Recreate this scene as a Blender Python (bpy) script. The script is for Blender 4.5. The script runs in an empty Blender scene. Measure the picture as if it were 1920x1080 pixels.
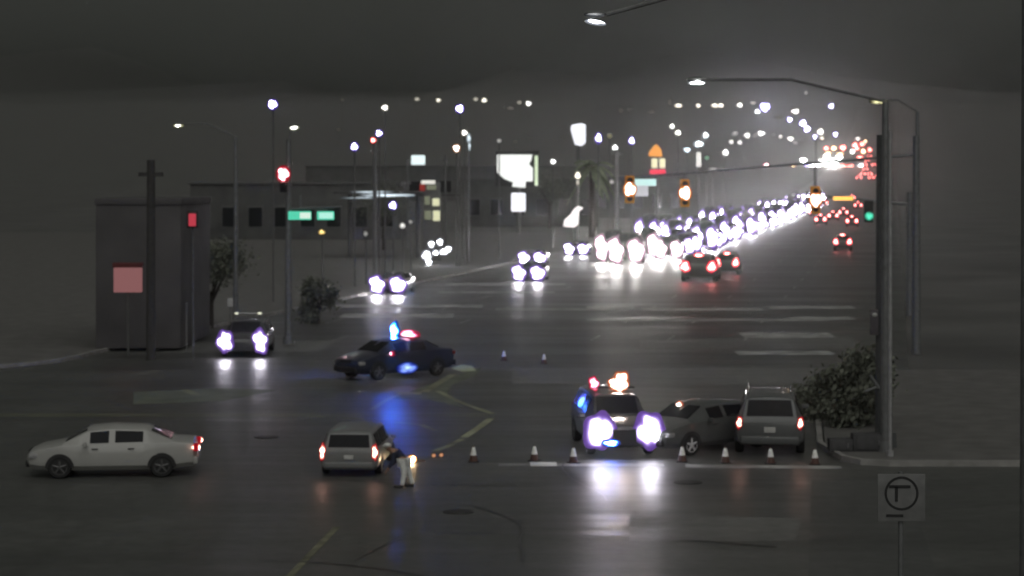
import bpy, bmesh, math, random
from mathutils import Vector, Matrix
random.seed(7)
PI = math.pi
R = math.radians
sc = bpy.context.scene
COL = sc.collection

# ------------------------------------------------------------------ camera
F = 4000.0          # focal length in pixels of a 1920 wide frame
H = 7.5             # camera height
YH = 338.0          # image row of the horizon
cam_d = bpy.data.cameras.new('camera')
cam = bpy.data.objects.new('camera', cam_d); COL.objects.link(cam)
cam.location = (0, 0, H); cam.rotation_euler = (R(90), 0, 0)
cam_d.sensor_width = 36.0; cam_d.lens = 36.0 * F / 1920.0
cam_d.shift_y = -(540 - YH) / 1920.0
cam_d.clip_start = 0.5; cam_d.clip_end = 20000
sc.camera = cam
cam_d.dof.use_dof = True; cam_d.dof.focus_distance = 20.0; cam_d.dof.aperture_fstop = 2.6; cam_d.dof.aperture_blades = 0

# ------------------------------------------------------------------ world, skyglow
SUN_EL, SUN_ROT = R(48), R(200)
w = bpy.data.worlds.new('World'); sc.world = w; w.use_nodes = True
nt = w.node_tree; nt.nodes.clear()
wo = nt.nodes.new('ShaderNodeOutputWorld')
b1 = nt.nodes.new('ShaderNodeBackground'); b2 = nt.nodes.new('ShaderNodeBackground')
sky = nt.nodes.new('ShaderNodeTexSky'); sky.sky_type = 'NISHITA'; sky.sun_disc = False
sky.sun_elevation = R(-6); sky.sun_rotation = SUN_ROT
nt.links.new(sky.outputs[0], b1.inputs[0]); b1.inputs[1].default_value = 0.02
b2.inputs[0].default_value = (0.048, 0.050, 0.0455, 1); b2.inputs[1].default_value = 1.0
ad = nt.nodes.new('ShaderNodeAddShader')
nt.links.new(b1.outputs[0], ad.inputs[0]); nt.links.new(b2.outputs[0], ad.inputs[1])
nt.links.new(ad.outputs[0], wo.inputs[0])
sd = bpy.data.lights.new('skyglow_fill', 'SUN'); sd.energy = 0.92; sd.angle = R(75)  # soft fill lamp added from behind the camera for city light
sd.color = (1.0, 0.985, 0.95)
so = bpy.data.objects.new('skyglow_fill', sd); COL.objects.link(so)
so.rotation_euler = (R(90) - SUN_EL, 0, R(10)); so['kind'] = 'helper'

vs = sc.view_settings
vs.view_transform = 'Standard'; vs.look = 'None'; vs.exposure = 0.0; vs.gamma = 1.0
cy = sc.cycles
cy.use_denoising = True
cy.max_bounces = 4; cy.diffuse_bounces = 2; cy.glossy_bounces = 2; cy.volume_bounces = 0
cy.transparent_max_bounces = 8
cy.sample_clamp_indirect = 2.0
cy.use_light_tree = True

# ------------------------------------------------------------------ places
K = 0.18; M0 = -18.5           # the avenue's median: x = M0 + K*y
HEAD = -math.atan(K)           # its heading about z
def median(y): return M0 + K * y
def zt(y):                     # the land climbs beyond the flat valley floor
    if y < 400: return 0.0
    if y < 2000: return 3e-5 * (y - 400) ** 2
    return 76.8 + 0.045 * (y - 2000)
def px(X, d): return (X - 960.0) / F * d
def pz(Y, d): return H - (Y - YH) / F * d
def gd(Y): return H * F / (Y - YH)      # distance of a flat ground point seen at row Y

# ------------------------------------------------------------------ materials
def mat(name, col, rough=0.6, metal=0.0, spec=0.5, noise=None, bump=None, coat=0):
    m = bpy.data.materials.new(name); m.use_nodes = True
    n = m.node_tree; p = n.nodes['Principled BSDF']
    p.inputs['Base Color'].default_value = (*col, 1); p.inputs['Roughness'].default_value = rough
    p.inputs['Metallic'].default_value = metal; p.inputs['Specular IOR Level'].default_value = spec
    p.inputs['Coat Weight'].default_value = coat
    tc = n.nodes.new('ShaderNodeTexCoord')
    if noise is None: noise = (6.0, 0.18)
    nz = n.nodes.new('ShaderNodeTexNoise'); nz.inputs['Scale'].default_value = noise[0]
    nz.inputs['Detail'].default_value = 5
    n.links.new(tc.outputs['Object'], nz.inputs['Vector'])
    mr = n.nodes.new('ShaderNodeMapRange')
    mr.inputs['From Min'].default_value = 0.3; mr.inputs['From Max'].default_value = 0.7
    mr.inputs['To Min'].default_value = 1 - noise[1]; mr.inputs['To Max'].default_value = 1 + noise[1]
    n.links.new(nz.outputs['Fac'], mr.inputs['Value'])
    vm = n.nodes.new('ShaderNodeVectorMath'); vm.operation = 'SCALE'
    vm.inputs[0].default_value = col
    n.links.new(mr.outputs[0], vm.inputs['Scale']); n.links.new(vm.outputs[0], p.inputs['Base Color'])
    if bump:
        bp = n.nodes.new('ShaderNodeBump'); bp.inputs['Strength'].default_value = bump
        n.links.new(nz.outputs['Fac'], bp.inputs['Height']); n.links.new(bp.outputs[0], p.inputs['Normal'])
    return m

def em(name, col, strength, sample=True):
    m = bpy.data.materials.new(name); m.use_nodes = True
    n = m.node_tree; n.nodes.clear()
    o = n.nodes.new('ShaderNodeOutputMaterial'); e = n.nodes.new('ShaderNodeEmission')
    e.inputs[0].default_value = (*col, 1); e.inputs[1].default_value = strength
    n.links.new(e.outputs[0], o.inputs[0])
    m.cycles.emission_sampling = 'FRONT' if sample else 'NONE'
    return m

def em_soft(name, rim, core, S, p):
    '''a lamp lens with its glare painted in, bright core to coloured rim (the float attribute core is 1 there, 0 at the rim)'''
    m = bpy.data.materials.new(name); m.use_nodes = True
    n = m.node_tree; n.nodes.clear(); L = n.links.new
    o = n.nodes.new('ShaderNodeOutputMaterial'); e = n.nodes.new('ShaderNodeEmission')
    a = n.nodes.new('ShaderNodeAttribute'); a.attribute_name = 'core'
    pw = n.nodes.new('ShaderNodeMath'); pw.operation = 'POWER'; pw.inputs[1].default_value = p
    mu = n.nodes.new('ShaderNodeMath'); mu.operation = 'MULTIPLY'; mu.inputs[1].default_value = S
    mx = n.nodes.new('ShaderNodeMix'); mx.data_type = 'RGBA'
    mx.inputs[6].default_value = (*rim, 1); mx.inputs[7].default_value = (*core, 1)
    r = n.nodes.new('ShaderNodeMapRange'); r.inputs['From Min'].default_value = .15; r.inputs['From Max'].default_value = .45
    L(a.outputs['Fac'], r.inputs['Value']); L(r.outputs[0], mx.inputs[0]); L(a.outputs['Fac'], pw.inputs[0]); L(pw.outputs[0], mu.inputs[0])
    if S > 10:
        a2 = n.nodes.new('ShaderNodeMath'); a2.operation = 'ADD'; a2.inputs[1].default_value = .27; L(mu.outputs[0], a2.inputs[0]); mu = a2
    L(mx.outputs[2], e.inputs[0]); L(mu.outputs[0], e.inputs[1]); L(e.outputs[0], o.inputs[0])
    m.cycles.emission_sampling = 'FRONT' if S > 3 else 'NONE'
    return m

def asphalt(name, col, rough, wave=0.35, seed=0.0):
    m = bpy.data.materials.new(name); m.use_nodes = True
    n = m.node_tree; p = n.nodes['Principled BSDF']; L = n.links.new
    p.inputs['Specular IOR Level'].default_value = .42
    geo = n.nodes.new('ShaderNodeNewGeometry')
    def nz(scale, detail, sx=1, sy=1, off=0):
        mp = n.nodes.new('ShaderNodeMapping'); mp.inputs['Scale'].default_value = (sx, sy, 1)
        mp.inputs['Location'].default_value = (off + seed, off * .7, 0)
        mp.inputs['Rotation'].default_value = (0, 0, 0.10)
        L(geo.outputs['Position'], mp.inputs['Vector'])
        t = n.nodes.new('ShaderNodeTexNoise'); t.inputs['Scale'].default_value = scale
        t.inputs['Detail'].default_value = detail; t.inputs['Roughness'].default_value = .6
        L(mp.outputs[0], t.inputs['Vector']); return t
    big = nz(1.0, 4, .06, .22); fine = nz(1.0, 6, 2.5, 2.5, 9); tracks = nz(1.0, 3, .45, .02, 31)
    def rng(t, a, b, f0=.3, f1=.7):
        r = n.nodes.new('ShaderNodeMapRange'); r.inputs['From Min'].default_value = f0
        r.inputs['From Max'].default_value = f1
        r.inputs['To Min'].default_value = a; r.inputs['To Max'].default_value = b
        L(t.outputs['Fac'], r.inputs['Value']); return r
    a = rng(big, .72, 1.3); b_ = rng(fine, .8, 1.2); c = rng(tracks, .85, 1.15)
    m1 = n.nodes.new('ShaderNodeMath'); m1.operation = 'MULTIPLY'
    m2 = n.nodes.new('ShaderNodeMath'); m2.operation = 'MULTIPLY'
    L(a.outputs[0], m1.inputs[0]); L(b_.outputs[0], m1.inputs[1])
    L(m1.outputs[0], m2.inputs[0]); L(c.outputs[0], m2.inputs[1])
    vm = n.nodes.new('ShaderNodeVectorMath'); vm.operation = 'SCALE'; vm.inputs[0].default_value = col
    L(m2.outputs[0], vm.inputs['Scale']); L(vm.outputs[0], p.inputs['Base Color'])
    rr = rng(big, rough - .08, rough + .12); L(rr.outputs[0], p.inputs['Roughness'])
    swell = nz(1.0, 2, .05, .32, 55)
    bp = n.nodes.new('ShaderNodeBump'); bp.inputs['Strength'].default_value = 1.0
    bp.inputs['Distance'].default_value = wave * .3
    L(swell.outputs['Fac'], bp.inputs['Height'])
    bp2 = n.nodes.new('ShaderNodeBump'); bp2.inputs['Strength'].default_value = .35
    bp2.inputs['Distance'].default_value = .02
    L(fine.outputs['Fac'], bp2.inputs['Height']); L(bp.outputs[0], bp2.inputs['Normal'])
    L(bp2.outputs[0], p.inputs['Normal'])
    return m

A_ROAD = asphalt('asphalt', (0.074, 0.076, 0.070), .42)
A_GLOW = asphalt('asphalt_glow_band', (0.135, 0.137, 0.128), .5, seed=13)  # paler asphalt, painted for bands of light on the road
A_SEAL = asphalt('asphalt_sealed', (0.070, 0.072, 0.068), .45, seed=29)
LAND = mat('land', (.10, .10, .094), .95, noise=(.08, .3))
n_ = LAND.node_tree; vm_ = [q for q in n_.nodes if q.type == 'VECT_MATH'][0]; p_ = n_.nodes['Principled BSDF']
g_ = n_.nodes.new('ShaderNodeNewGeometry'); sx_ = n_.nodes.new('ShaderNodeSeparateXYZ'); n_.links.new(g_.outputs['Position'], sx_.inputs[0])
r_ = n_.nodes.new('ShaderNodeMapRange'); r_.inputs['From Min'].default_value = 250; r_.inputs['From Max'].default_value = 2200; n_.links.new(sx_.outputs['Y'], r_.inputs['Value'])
m_ = n_.nodes.new('ShaderNodeMix'); m_.data_type = 'RGBA'; m_.inputs[7].default_value = (.185, .187, .177, 1)   # haze painted in: land pales with distance towards the sky's tone
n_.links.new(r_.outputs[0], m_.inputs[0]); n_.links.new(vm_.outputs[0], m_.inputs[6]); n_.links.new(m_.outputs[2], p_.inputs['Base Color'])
DIRT = mat('dirt', (.12, .12, .112), .95, noise=(.08, .4))
CONC = mat('concrete', (.12, .118, .11), .85, noise=(1.2, .2), bump=.1)
KERB = mat('kerb_concrete', (.26, .255, .24), .8, noise=(1.5, .3))
YEL = mat('yellow_paint', (.23, .24, .15), .6, noise=(.5, .5))
WHT = mat('white_paint_and_road_light', (.32, .325, .31), .6, noise=(.9, .6))  # road markings, and the light bands painted on the road
WHTB = mat('fresh_white_paint', (.85, .86, .82), .5, noise=(.9, .2))
STEEL = mat('galvanised_steel', (.17, .175, .175), .5, metal=.3)
ARM = mat('matt_arm_paint', (.15, .152, .148), .9)
DSTEEL = mat('dark_steel', (.10, .102, .10), .6)
RUB = mat('rubber', (.015, .015, .015), .85)
RIM = mat('wheel_alloy', (.10, .10, .10), .5, metal=.3)
RIMP = mat('pale_wheel', (.55, .55, .56), .5)
E_VRIM = em('violet_fringe_glow', (.26, .14, .85), .75)
E_RRIM = em('red_halo_glow', (.8, .02, .05), .8)
GLASS = mat('car_glass', (.008, .009, .011), .12, spec=.12)
P_PEARL = mat('pale_silver_paint', (.17, .175, .172), .4, coat=.3, noise=(2, .08))
TRIM = mat('black_trim', (.02, .02, .02), .6)
CHROME = mat('chrome', (.5, .5, .5), .2, metal=1)
PLATE = mat('number_plate', (.5, .5, .48), .5)
P_WHITE = mat('white_car_paint', (.36, .36, .34), .35, coat=.5, noise=(2, .05))
P_SILV = mat('silver_car_paint', (.095, .10, .10), .4, metal=.1, coat=.5, noise=(2, .06))
P_GREY = mat('grey_car_paint', (.085, .09, .087), .4, metal=.1, coat=.5, noise=(2, .06))
P_DARK = mat('dark_car_paint', (.03, .031, .034), .3, coat=.6, noise=(2, .06))
P_BLUE = mat('navy_car_paint', (.018, .022, .042), .3, coat=.6, noise=(2, .06))
LENS_R = mat('unlit_red_lens', (.16, .01, .01), .3)
LENS_C = mat('unlit_clear_lens', (.3, .3, .3), .2)
E_HEAD = em_soft('headlight_glow', (.42, .20, 1.0), (.92, .88, 1.0), 110, 3.6)  # violet rims here paint the colour fringe of the glare
E_HEADF = em_soft('far_headlight_glow', (.42, .22, 1.0), (.96, .92, 1.0), 310, 4)
E_HEADW = em_soft('warm_headlight_glow', (1.0, .6, .8), (1.0, .95, .92), 480, 4)
E_TAIL = em_soft('taillight_glow', (1.0, .02, .04), (1.0, .55, .42), 40, 3)
E_TAILF = em_soft('far_taillight_glow', (1.0, .02, .07), (1.0, .22, .20), 30, 2)
E_RED = em_soft('red_signal_glow', (1.0, .01, .05), (1.0, .6, .65), 160, 4)
E_BLUE = em_soft('blue_beacon_glow', (.02, .22, 1.0), (.03, .14, 1.0), 3600, 4.2)
E_PINK = em_soft('red_beacon_glow', (1.0, .03, .10), (1.0, .5, .7), 14, 2)
E_WARMB = em_soft('white_beacon_glow', (1.0, .28, .12), (1.0, .85, .75), 420, 4)

# ------------------------------------------------------------------ object helpers
def obj(name, bm, m, parent=None, smooth=True, sharp=35):
    me = bpy.data.meshes.new(name)
    bmesh.ops.recalc_face_normals(bm, faces=bm.faces)
    if smooth:
        for f in bm.faces: f.smooth = True
        for e in bm.edges:
            if len(e.link_faces) == 2 and e.calc_face_angle(0) > R(sharp): e.smooth = False
    bm.to_mesh(me); bm.free()
    for x in (m if isinstance(m, (list, tuple)) else [m]): me.materials.append(x)
    o = bpy.data.objects.new(name, me); COL.objects.link(o)
    if parent: o.parent = parent
    return o
def thing(name, label, cat, loc=(0, 0, 0), rz=0, group=None):
    o = bpy.data.objects.new(name, None); COL.objects.link(o)
    o.empty_display_size = .2
    o.location = loc; o.rotation_euler = (0, 0, rz)
    o['label'] = label; o['category'] = cat
    if group: o['group'] = group
    return o
def tag(o, label, cat, group=None):
    o['label'] = label; o['category'] = cat
    if group: o['group'] = group
    return o
def structure(name, bm, m, smooth=False):
    o = obj(name, bm, m, smooth=smooth); o['kind'] = 'structure'; return o
def copy_tree(o, parent=None):
    c = o.copy(); COL.objects.link(c)
    if parent: c.parent = parent
    for ch in list(o.children): copy_tree(ch, c)
    return c

def box(bm, c, s, bev=0, rot=None, mi=0):
    r = bmesh.ops.create_cube(bm, size=1)
    vs_ = r['verts']
    bmesh.ops.scale(bm, vec=s, verts=vs_)
    if bev:
        es = list({e for v in vs_ for e in v.link_edges})
        rr = bmesh.ops.bevel(bm, geom=es, offset=bev, segments=2, affect='EDGES', profile=.6)
        vs_ = list({v for f in rr['faces'] for v in f.verts} | {v for v in vs_ if v.is_valid})
    if rot: bmesh.ops.rotate(bm, cent=(0, 0, 0), matrix=Matrix.Rotation(rot[0], 3, rot[1]), verts=vs_)
    bmesh.ops.translate(bm, vec=c, verts=vs_)
    if mi:
        for f in {f for v in vs_ for f in v.link_faces}: f.material_index = mi
    return vs_
def cyl(bm, a, b, r1, r2=None, n=12):
    a, b = Vector(a), Vector(b); d = b - a
    if r2 is None: r2 = r1
    q = d.to_track_quat('Z', 'Y').to_matrix()
    ring = []
    for p, r in ((a, r1), (b, r2)):
        ring.append([bm.verts.new(p + q @ Vector((r * math.cos(2 * PI * k / n), r * math.sin(2 * PI * k / n), 0))) for k in range(n)])
    for k in range(n):
        bm.faces.new((ring[0][k], ring[0][(k + 1) % n], ring[1][(k + 1) % n], ring[1][k]))
    bm.faces.new(ring[0][::-1]); bm.faces.new(ring[1])
def ball(bm, c, r, u=20, v=13, glare=False, side=False):
    ly = bm.verts.layers.float.get('core') or bm.verts.layers.float.new('core')
    rr = bmesh.ops.create_uvsphere(bm, u_segments=u, v_segments=v, radius=1)
    pa, pb = random.uniform(0, 6.28), random.uniform(0, 6.28)
    for q in rr['verts']:
        h_ = q.co.y if side else q.co.x; th = math.atan2(q.co.z, h_); rho = math.hypot(h_, q.co.z)
        q[ly] = max(0.0, 1 - rho) * (1 + .30 * math.sin(3 * th + pa) + .22 * math.sin(5 * th + pb))
        if glare: f_ = 1 + .10 * math.sin(2 * th + pb) + .08 * math.sin(5 * th + pa); q.co.x *= f_; q.co.z *= f_
    s = r if isinstance(r, (tuple, list)) else (r, r, r)
    bmesh.ops.scale(bm, vec=s, verts=rr['verts'])
    bmesh.ops.translate(bm, vec=c, verts=rr['verts'])
    return rr['verts']
def prism(bm, pts, y0, y1):
    """outline of (x, z) points, given thickness in y"""
    a = [bm.verts.new((x, y0, z)) for x, z in pts]; b = [bm.verts.new((x, y1, z)) for x, z in pts]
    n = len(pts)
    bm.faces.new(a); bm.faces.new(b[::-1])
    for k in range(n): bm.faces.new((a[k], b[k], b[(k + 1) % n], a[(k + 1) % n]))
def lathe(bm, prof, axis='Z', n=14, cen=(0, 0, 0)):
    rings = []
    for r, z in prof:
        ring = []
        for k in range(n):
            t = 2 * PI * k / n
            p = (r * math.cos(t), r * math.sin(t), z) if axis == 'Z' else (z, r * math.cos(t), r * math.sin(t))
            ring.append(bm.verts.new(Vector(p) + Vector(cen)))
        rings.append(ring)
    for i in range(len(rings) - 1):
        for k in range(n):
            bm.faces.new((rings[i][k], rings[i][(k + 1) % n], rings[i + 1][(k + 1) % n], rings[i + 1][k]))
    bm.faces.new(rings[0]); bm.faces.new(rings[-1][::-1])
def B(): return bmesh.new()

# ------------------------------------------------------------------ ground, roads
YS = [10, 20, 30, 40, 50, 57, 84.5, 100, 130, 170, 220, 300, 400] + [400 + 50 * k for k in range(1, 33)] + [2300, 2700, 3300, 4200, 6000]
def strip(bm, xa, xb, ys, dz):
    L_ = [(bm.verts.new((xa(y), y, zt(y) + dz)), bm.verts.new((xb(y), y, zt(y) + dz))) for y in ys]
    for (a, b), (c, d) in zip(L_, L_[1:]): bm.faces.new((a, b, d, c))
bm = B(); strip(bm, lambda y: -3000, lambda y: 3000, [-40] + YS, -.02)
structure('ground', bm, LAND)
HILL = mat('hazy_pale_hill', (.21, .21, .2), .95, noise=(.01, .25))
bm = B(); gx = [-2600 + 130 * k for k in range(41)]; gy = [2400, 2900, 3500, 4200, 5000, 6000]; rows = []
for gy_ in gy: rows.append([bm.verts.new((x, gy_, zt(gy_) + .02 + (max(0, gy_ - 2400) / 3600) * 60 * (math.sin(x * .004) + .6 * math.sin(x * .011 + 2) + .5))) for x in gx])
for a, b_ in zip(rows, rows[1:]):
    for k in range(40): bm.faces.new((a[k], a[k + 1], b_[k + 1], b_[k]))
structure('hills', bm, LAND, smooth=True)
bm = B(); strip(bm, lambda y: median(y) - 16.2, lambda y: median(y) + 19, [84.5] + YS[7:-3], 0)
structure('avenue_road', bm, A_ROAD)
bm = B(); strip(bm, lambda y: -400, lambda y: 400, [-30, 20, 56.5, 84.5], 0)
structure('cross_road', bm, A_ROAD)
def slab(name, pts, z0, z1, m):
    bm = B(); a = [bm.verts.new((x, y, z0)) for x, y in pts]; b = [bm.verts.new((x, y, z1)) for x, y in pts]
    bm.faces.new(b)
    n = len(pts)
    for k in range(n): bm.faces.new((a[k], a[(k + 1) % n], b[(k + 1) % n], b[k]))
    return structure(name, bm, m)
# far left corner: pavement with rounded kerb
xl = lambda y: median(y) - 16.3
corner = [(-90, 83)]
for k in range(0, 9):
    t = k / 8 * PI / 2
    corner.append((xl(92) - 7 + 7 * math.sin(t), 83 + 8 - 8 * math.cos(t)))
corner += [(xl(y), y) for y in (100, 140, 200, 300)] + [(xl(300) - 60, 300), (-90, 300)]
slab('pavement', corner, -.02, .13, CONC)
def kerb(pts, wid=.16, h=.15):
    bm = B()
    prev = None
    for i, (x, y) in enumerate(pts):
        a = Vector(pts[max(0, i - 1)]); b = Vector(pts[min(len(pts) - 1, i + 1)])
        t = (b - a).normalized(); nrm = Vector((t.y, -t.x)) * wid
        v = [bm.verts.new((x, y, 0.0)), bm.verts.new((x, y, h)), bm.verts.new((x + nrm.x, y + nrm.y, h)), bm.verts.new((x + nrm.x, y + nrm.y, 0))]
        if prev:
            for k in range(3): bm.faces.new((prev[k], prev[k + 1], v[k + 1], v[k]))
        prev = v
    return structure('kerb', bm, KERB)
kerb(corner[:-3])
# right corner
corner2 = [(9.4, 56.2), (9.0, 57.0), (8.8, 60), (11.5, 80), (13, 83), (60, 83), (60, 56)]
slab('corner_island', corner2, -.02, .13, CONC)
kerb([(40, 56), (9.9, 56.05), (9.3, 56.3), (8.95, 57.0), (8.75, 60), (11.4, 80)], wid=-.16)

def paint(name, quads, m, z=.006):
    bm = B()
    for q in quads:
        bm.faces.new([bm.verts.new((x, y, z)) for x, y in q])
    return structure(name, bm, m)
def line(p, q, wd):
    a, b = Vector(p), Vector(q); t = (b - a).normalized(); n_ = Vector((-t.y, t.x)) * wd / 2
    return [tuple(a + n_), tuple(b + n_), tuple(b - n_), tuple(a - n_)]
G = lambda X, Y: (px(X, gd(Y)), gd(Y))
# street centre line of the crossing street (double yellow), turning guides, stop line, crosswalks
paint('yellow_centre_line', [line((-120, 68.2), G(925, 777), .13), line((-120, 67.75), G(915, 780), .13)], YEL)
def ribbon(pts, wd):
    return [line(G(*a), G(*b), wd) for a, b in zip(pts, pts[1:])]
paint('turn_guide_line', ribbon([(575, 781), (608, 782)], .34) + ribbon([(640, 784), (682, 786)], .34) + ribbon([(698, 768), (718, 754), (742, 742)], .2)
      + ribbon([(744, 738), (790, 738)], .9) + ribbon([(796, 735), (830, 714), (850, 702)], .3) + ribbon([(820, 733), (862, 754), (905, 770), (925, 776)], .22)
      + ribbon([(922, 784), (900, 800), (870, 821)], .26) + ribbon([(866, 824), (842, 836), (815, 846)], .24) + ribbon([(742, 792), (790, 797), (818, 808)], .2)
      + ribbon([(344, 731), (372, 742)], .34), YEL, .008)
paint('painted_median', [[G(735, 748), G(785, 728), G(850, 706), G(905, 688), G(893, 704), G(846, 722), G(838, 742), G(868, 764), G(800, 750)], [G(250, 735), G(420, 728), G(520, 732), G(420, 752), G(250, 758)]], mat('grey_green_coating', (.125, .14, .105), .7, noise=(.8, .35)), .005)
paint('worn_lane_edge', ribbon([(925, 781), (1110, 781)], .14) + ribbon([(243, 705), (300, 695)], .3), mat('faint_paint', (.14, .14, .12), .7, noise=(1.5, .5)))
paint('lane_line', [line(G(632, 988), G(540, 1084), .16)], mat('worn_yellow_paint', (.15, .15, .10), .7, noise=(1.5, .6)))
paint('turn_arrow', [[G(865, 684), G(885, 686), G(893, 696), G(868, 698), G(845, 691)]], mat('pale_green_worn_paint', (.42, .48, .30), .6, noise=(1.2, .3)), .012)
paint('white_lane_mark', [line(G(994, 871), G(1044, 871), .8)], WHTB, .012)
paint('stop_line', [line(G(935, 872), G(1245, 872), .5), line(G(1285, 874), (8.6, gd(877)), .6)], WHT)
def band(X0, X1, Y, wd, m=WHT): return line(G(X0, Y), G(X1, Y), wd)
paint('crosswalk_light_band', [band(600, 905, 574, 2.6), band(640, 850, 592, 3.4), band(930, 1430, 580, 2.2),
      band(1100, 1560, 600, 1.6), band(835, 1060, 533, 2.4), band(820, 1040, 548, 2.0), band(1250, 1380, 482, 5)], WHT)  # far crosswalk lines, widened to paint the light bands lying there
paint('road_light_band', [band(1440, 1600, 577, 2.6), band(1480, 1600, 597, 2.4), band(1390, 1560, 629, 3.4),
      band(1380, 1560, 662, 2.2), band(1100, 1190, 577, 3), band(1380, 1480, 427, 8)], WHT, .012)  # light reflected off the wavy road, painted as pale bands
paint('asphalt_glow_band', [[G(1180, 1015), G(1490, 1015), G(1505, 972), G(1180, 965)],
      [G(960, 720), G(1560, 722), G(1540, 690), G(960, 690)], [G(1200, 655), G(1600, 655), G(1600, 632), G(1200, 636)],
      [G(600, 660), G(300, 662), G(340, 642), G(640, 638)]], A_GLOW, .004)  # pools and bands of light painted on the road surface
paint('sealed_strip', [[G(1522, 900), G(1700, 900), G(1760, 1090), G(1515, 1090)]], A_SEAL, .004)
TAR = mat('crack_tar', (.03, .03, .03), .35)
for k in range(14):
    X, Y = random.uniform(150, 1750), random.choice((940, 1000, 1050, 900, 800, 760, 720, 650, 620))
    x, y = G(X, Y); a_ = random.choice((0, 0, 1.45, 1.4)) + random.uniform(-.15, .15); pts = [(x, y)]
    for q in range(9):
        a_ += random.uniform(-.35, .35) * (.5); x += math.cos(a_) * .8; y += math.sin(a_) * .8; pts.append((x, y))
    bm = B(); pr = None
    for i, (x, y) in enumerate(pts):
        c_ = (bm.verts.new((x - .025, y - .03, .015)), bm.verts.new((x + .025, y + .03, .015)))
        if pr: bm.faces.new((pr[0], pr[1], c_[1], c_[0]))
        pr = c_
    structure('crack_seam', bm, TAR)
for X, Y in ((860, 960), (1290, 905), (500, 820)):
    x, y = G(X, Y); bm = B(); cyl(bm, (x, y, 0), (x, y, .016), .36, .35, 24); cyl(bm, (x, y, 0), (x, y, .022), .27, .26, 24)
    structure('manhole_cover', bm, mat('cast_iron', (.04, .04, .038), .5, metal=.5))
# lane dashes along the avenue
qd = []
for u in (-11.4, -7.9, -4.4, 4.2, 7.8, 11.4):
    y = 100
    while y < 420:
        qd.append(line((median(y) + u, y), (median(y + 3) + u, y + 3), .12)); y += 12
paint('dashed_lane_line', qd, WHT)
0 and paint('median_line', [line((median(86) + .15, 86), (median(395) + .15, 395), .14), line((median(86) - .15, 86), (median(395) - .15, 395), .14)], YEL)

# ------------------------------------------------------------------ vehicles
SHAPES = {
 # y, z_bottom, z_belt, z_top, half width, half roof width ; tag of the interval that follows: side/top
 'sedan': dict(L=4.7, r=.33, ax=(-1.4, 1.42), sec=[
  (-2.35, .42, .80, .80, .66, .60, ''), (-2.27, .30, .98, .98, .80, .70, ''), (-1.72, .24, 1.02, 1.03, .89, .70, 'R'),
  (-1.02, .22, 1.00, 1.38, .90, .62, 's'), (-.92, .22, 1.00, 1.42, .90, .62, 'S'), (-.06, .22, .98, 1.46, .90, .63, 's'),
  (.04, .22, .98, 1.46, .90, .63, 'S'), (.62, .22, .97, 1.41, .90, .61, 'W'), (1.35, .22, .96, .98, .89, .70, ''),
  (2.0, .24, .84, .85, .84, .66, ''), (2.27, .28, .72, .73, .76, .60, ''), (2.35, .36, .60, .61, .64, .52, '')]),
 'suv': dict(L=4.75, r=.37, ax=(-1.42, 1.45), sec=[
  (-2.37, .50, .95, .96, .78, .68, ''), (-2.32, .34, 1.06, 1.08, .90, .74, 'R'), (-2.06, .30, 1.10, 1.66, .93, .66, 's'),
  (-1.95, .28, 1.10, 1.70, .93, .67, 'S'), (-1.15, .28, 1.09, 1.73, .94, .68, 's'), (-1.03, .28, 1.09, 1.73, .94, .68, 'S'),
  (-.12, .28, 1.07, 1.73, .94, .68, 's'), (0, .28, 1.07, 1.73, .94, .68, 'S'), (.66, .28, 1.06, 1.67, .94, .66, 'W'),
  (1.25, .28, 1.05, 1.08, .93, .72, ''), (2.05, .30, .98, 1.00, .89, .70, ''), (2.30, .36, .85, .86, .80, .64, ''), (2.38, .45, .70, .71, .68, .56, '')]),
 'van': dict(L=5.0, r=.34, ax=(-1.5, 1.6), sec=[
  (-2.5, .45, .90, .92, .80, .70, ''), (-2.46, .30, 1.04, 1.06, .92, .78, 'R'), (-2.26, .26, 1.06, 1.66, .95, .72, 's'),
  (-2.14, .24, 1.06, 1.74, .96, .73, 'S'), (-1.2, .24, 1.05, 1.77, .97, .74, 's'), (-1.08, .24, 1.05, 1.77, .97, .74, 'S'),
  (0, .24, 1.03, 1.77, .97, .74, 's'), (.12, .24, 1.03, 1.77, .97, .74, 'S'), (.85, .24, 1.0, 1.68, .97, .70, 'W'),
  (1.75, .24, .98, 1.0, .95, .75, ''), (2.3, .26, .82, .84, .86, .68, ''), (2.5, .36, .66, .67, .72, .58, '')]),
}
def half_ring(s):
    y, zb, zB, zT, w_, wr, _ = s
    flat = zT - zB < .1
    r5 = (wr, zB + .035) if flat else (wr, zT - .06)
    r6 = (wr * .8, zB + .05) if flat else (wr * .82, zT)
    r7 = (0, zB + .07) if flat else (0, zT + .03)
    return [(0, zb), (w_ - .14, zb), (w_ - .01, zb + .14), (w_ + .02, (zb + zB) * .5 + .06), (w_ - .035, zB), r5, r6, r7]
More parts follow.
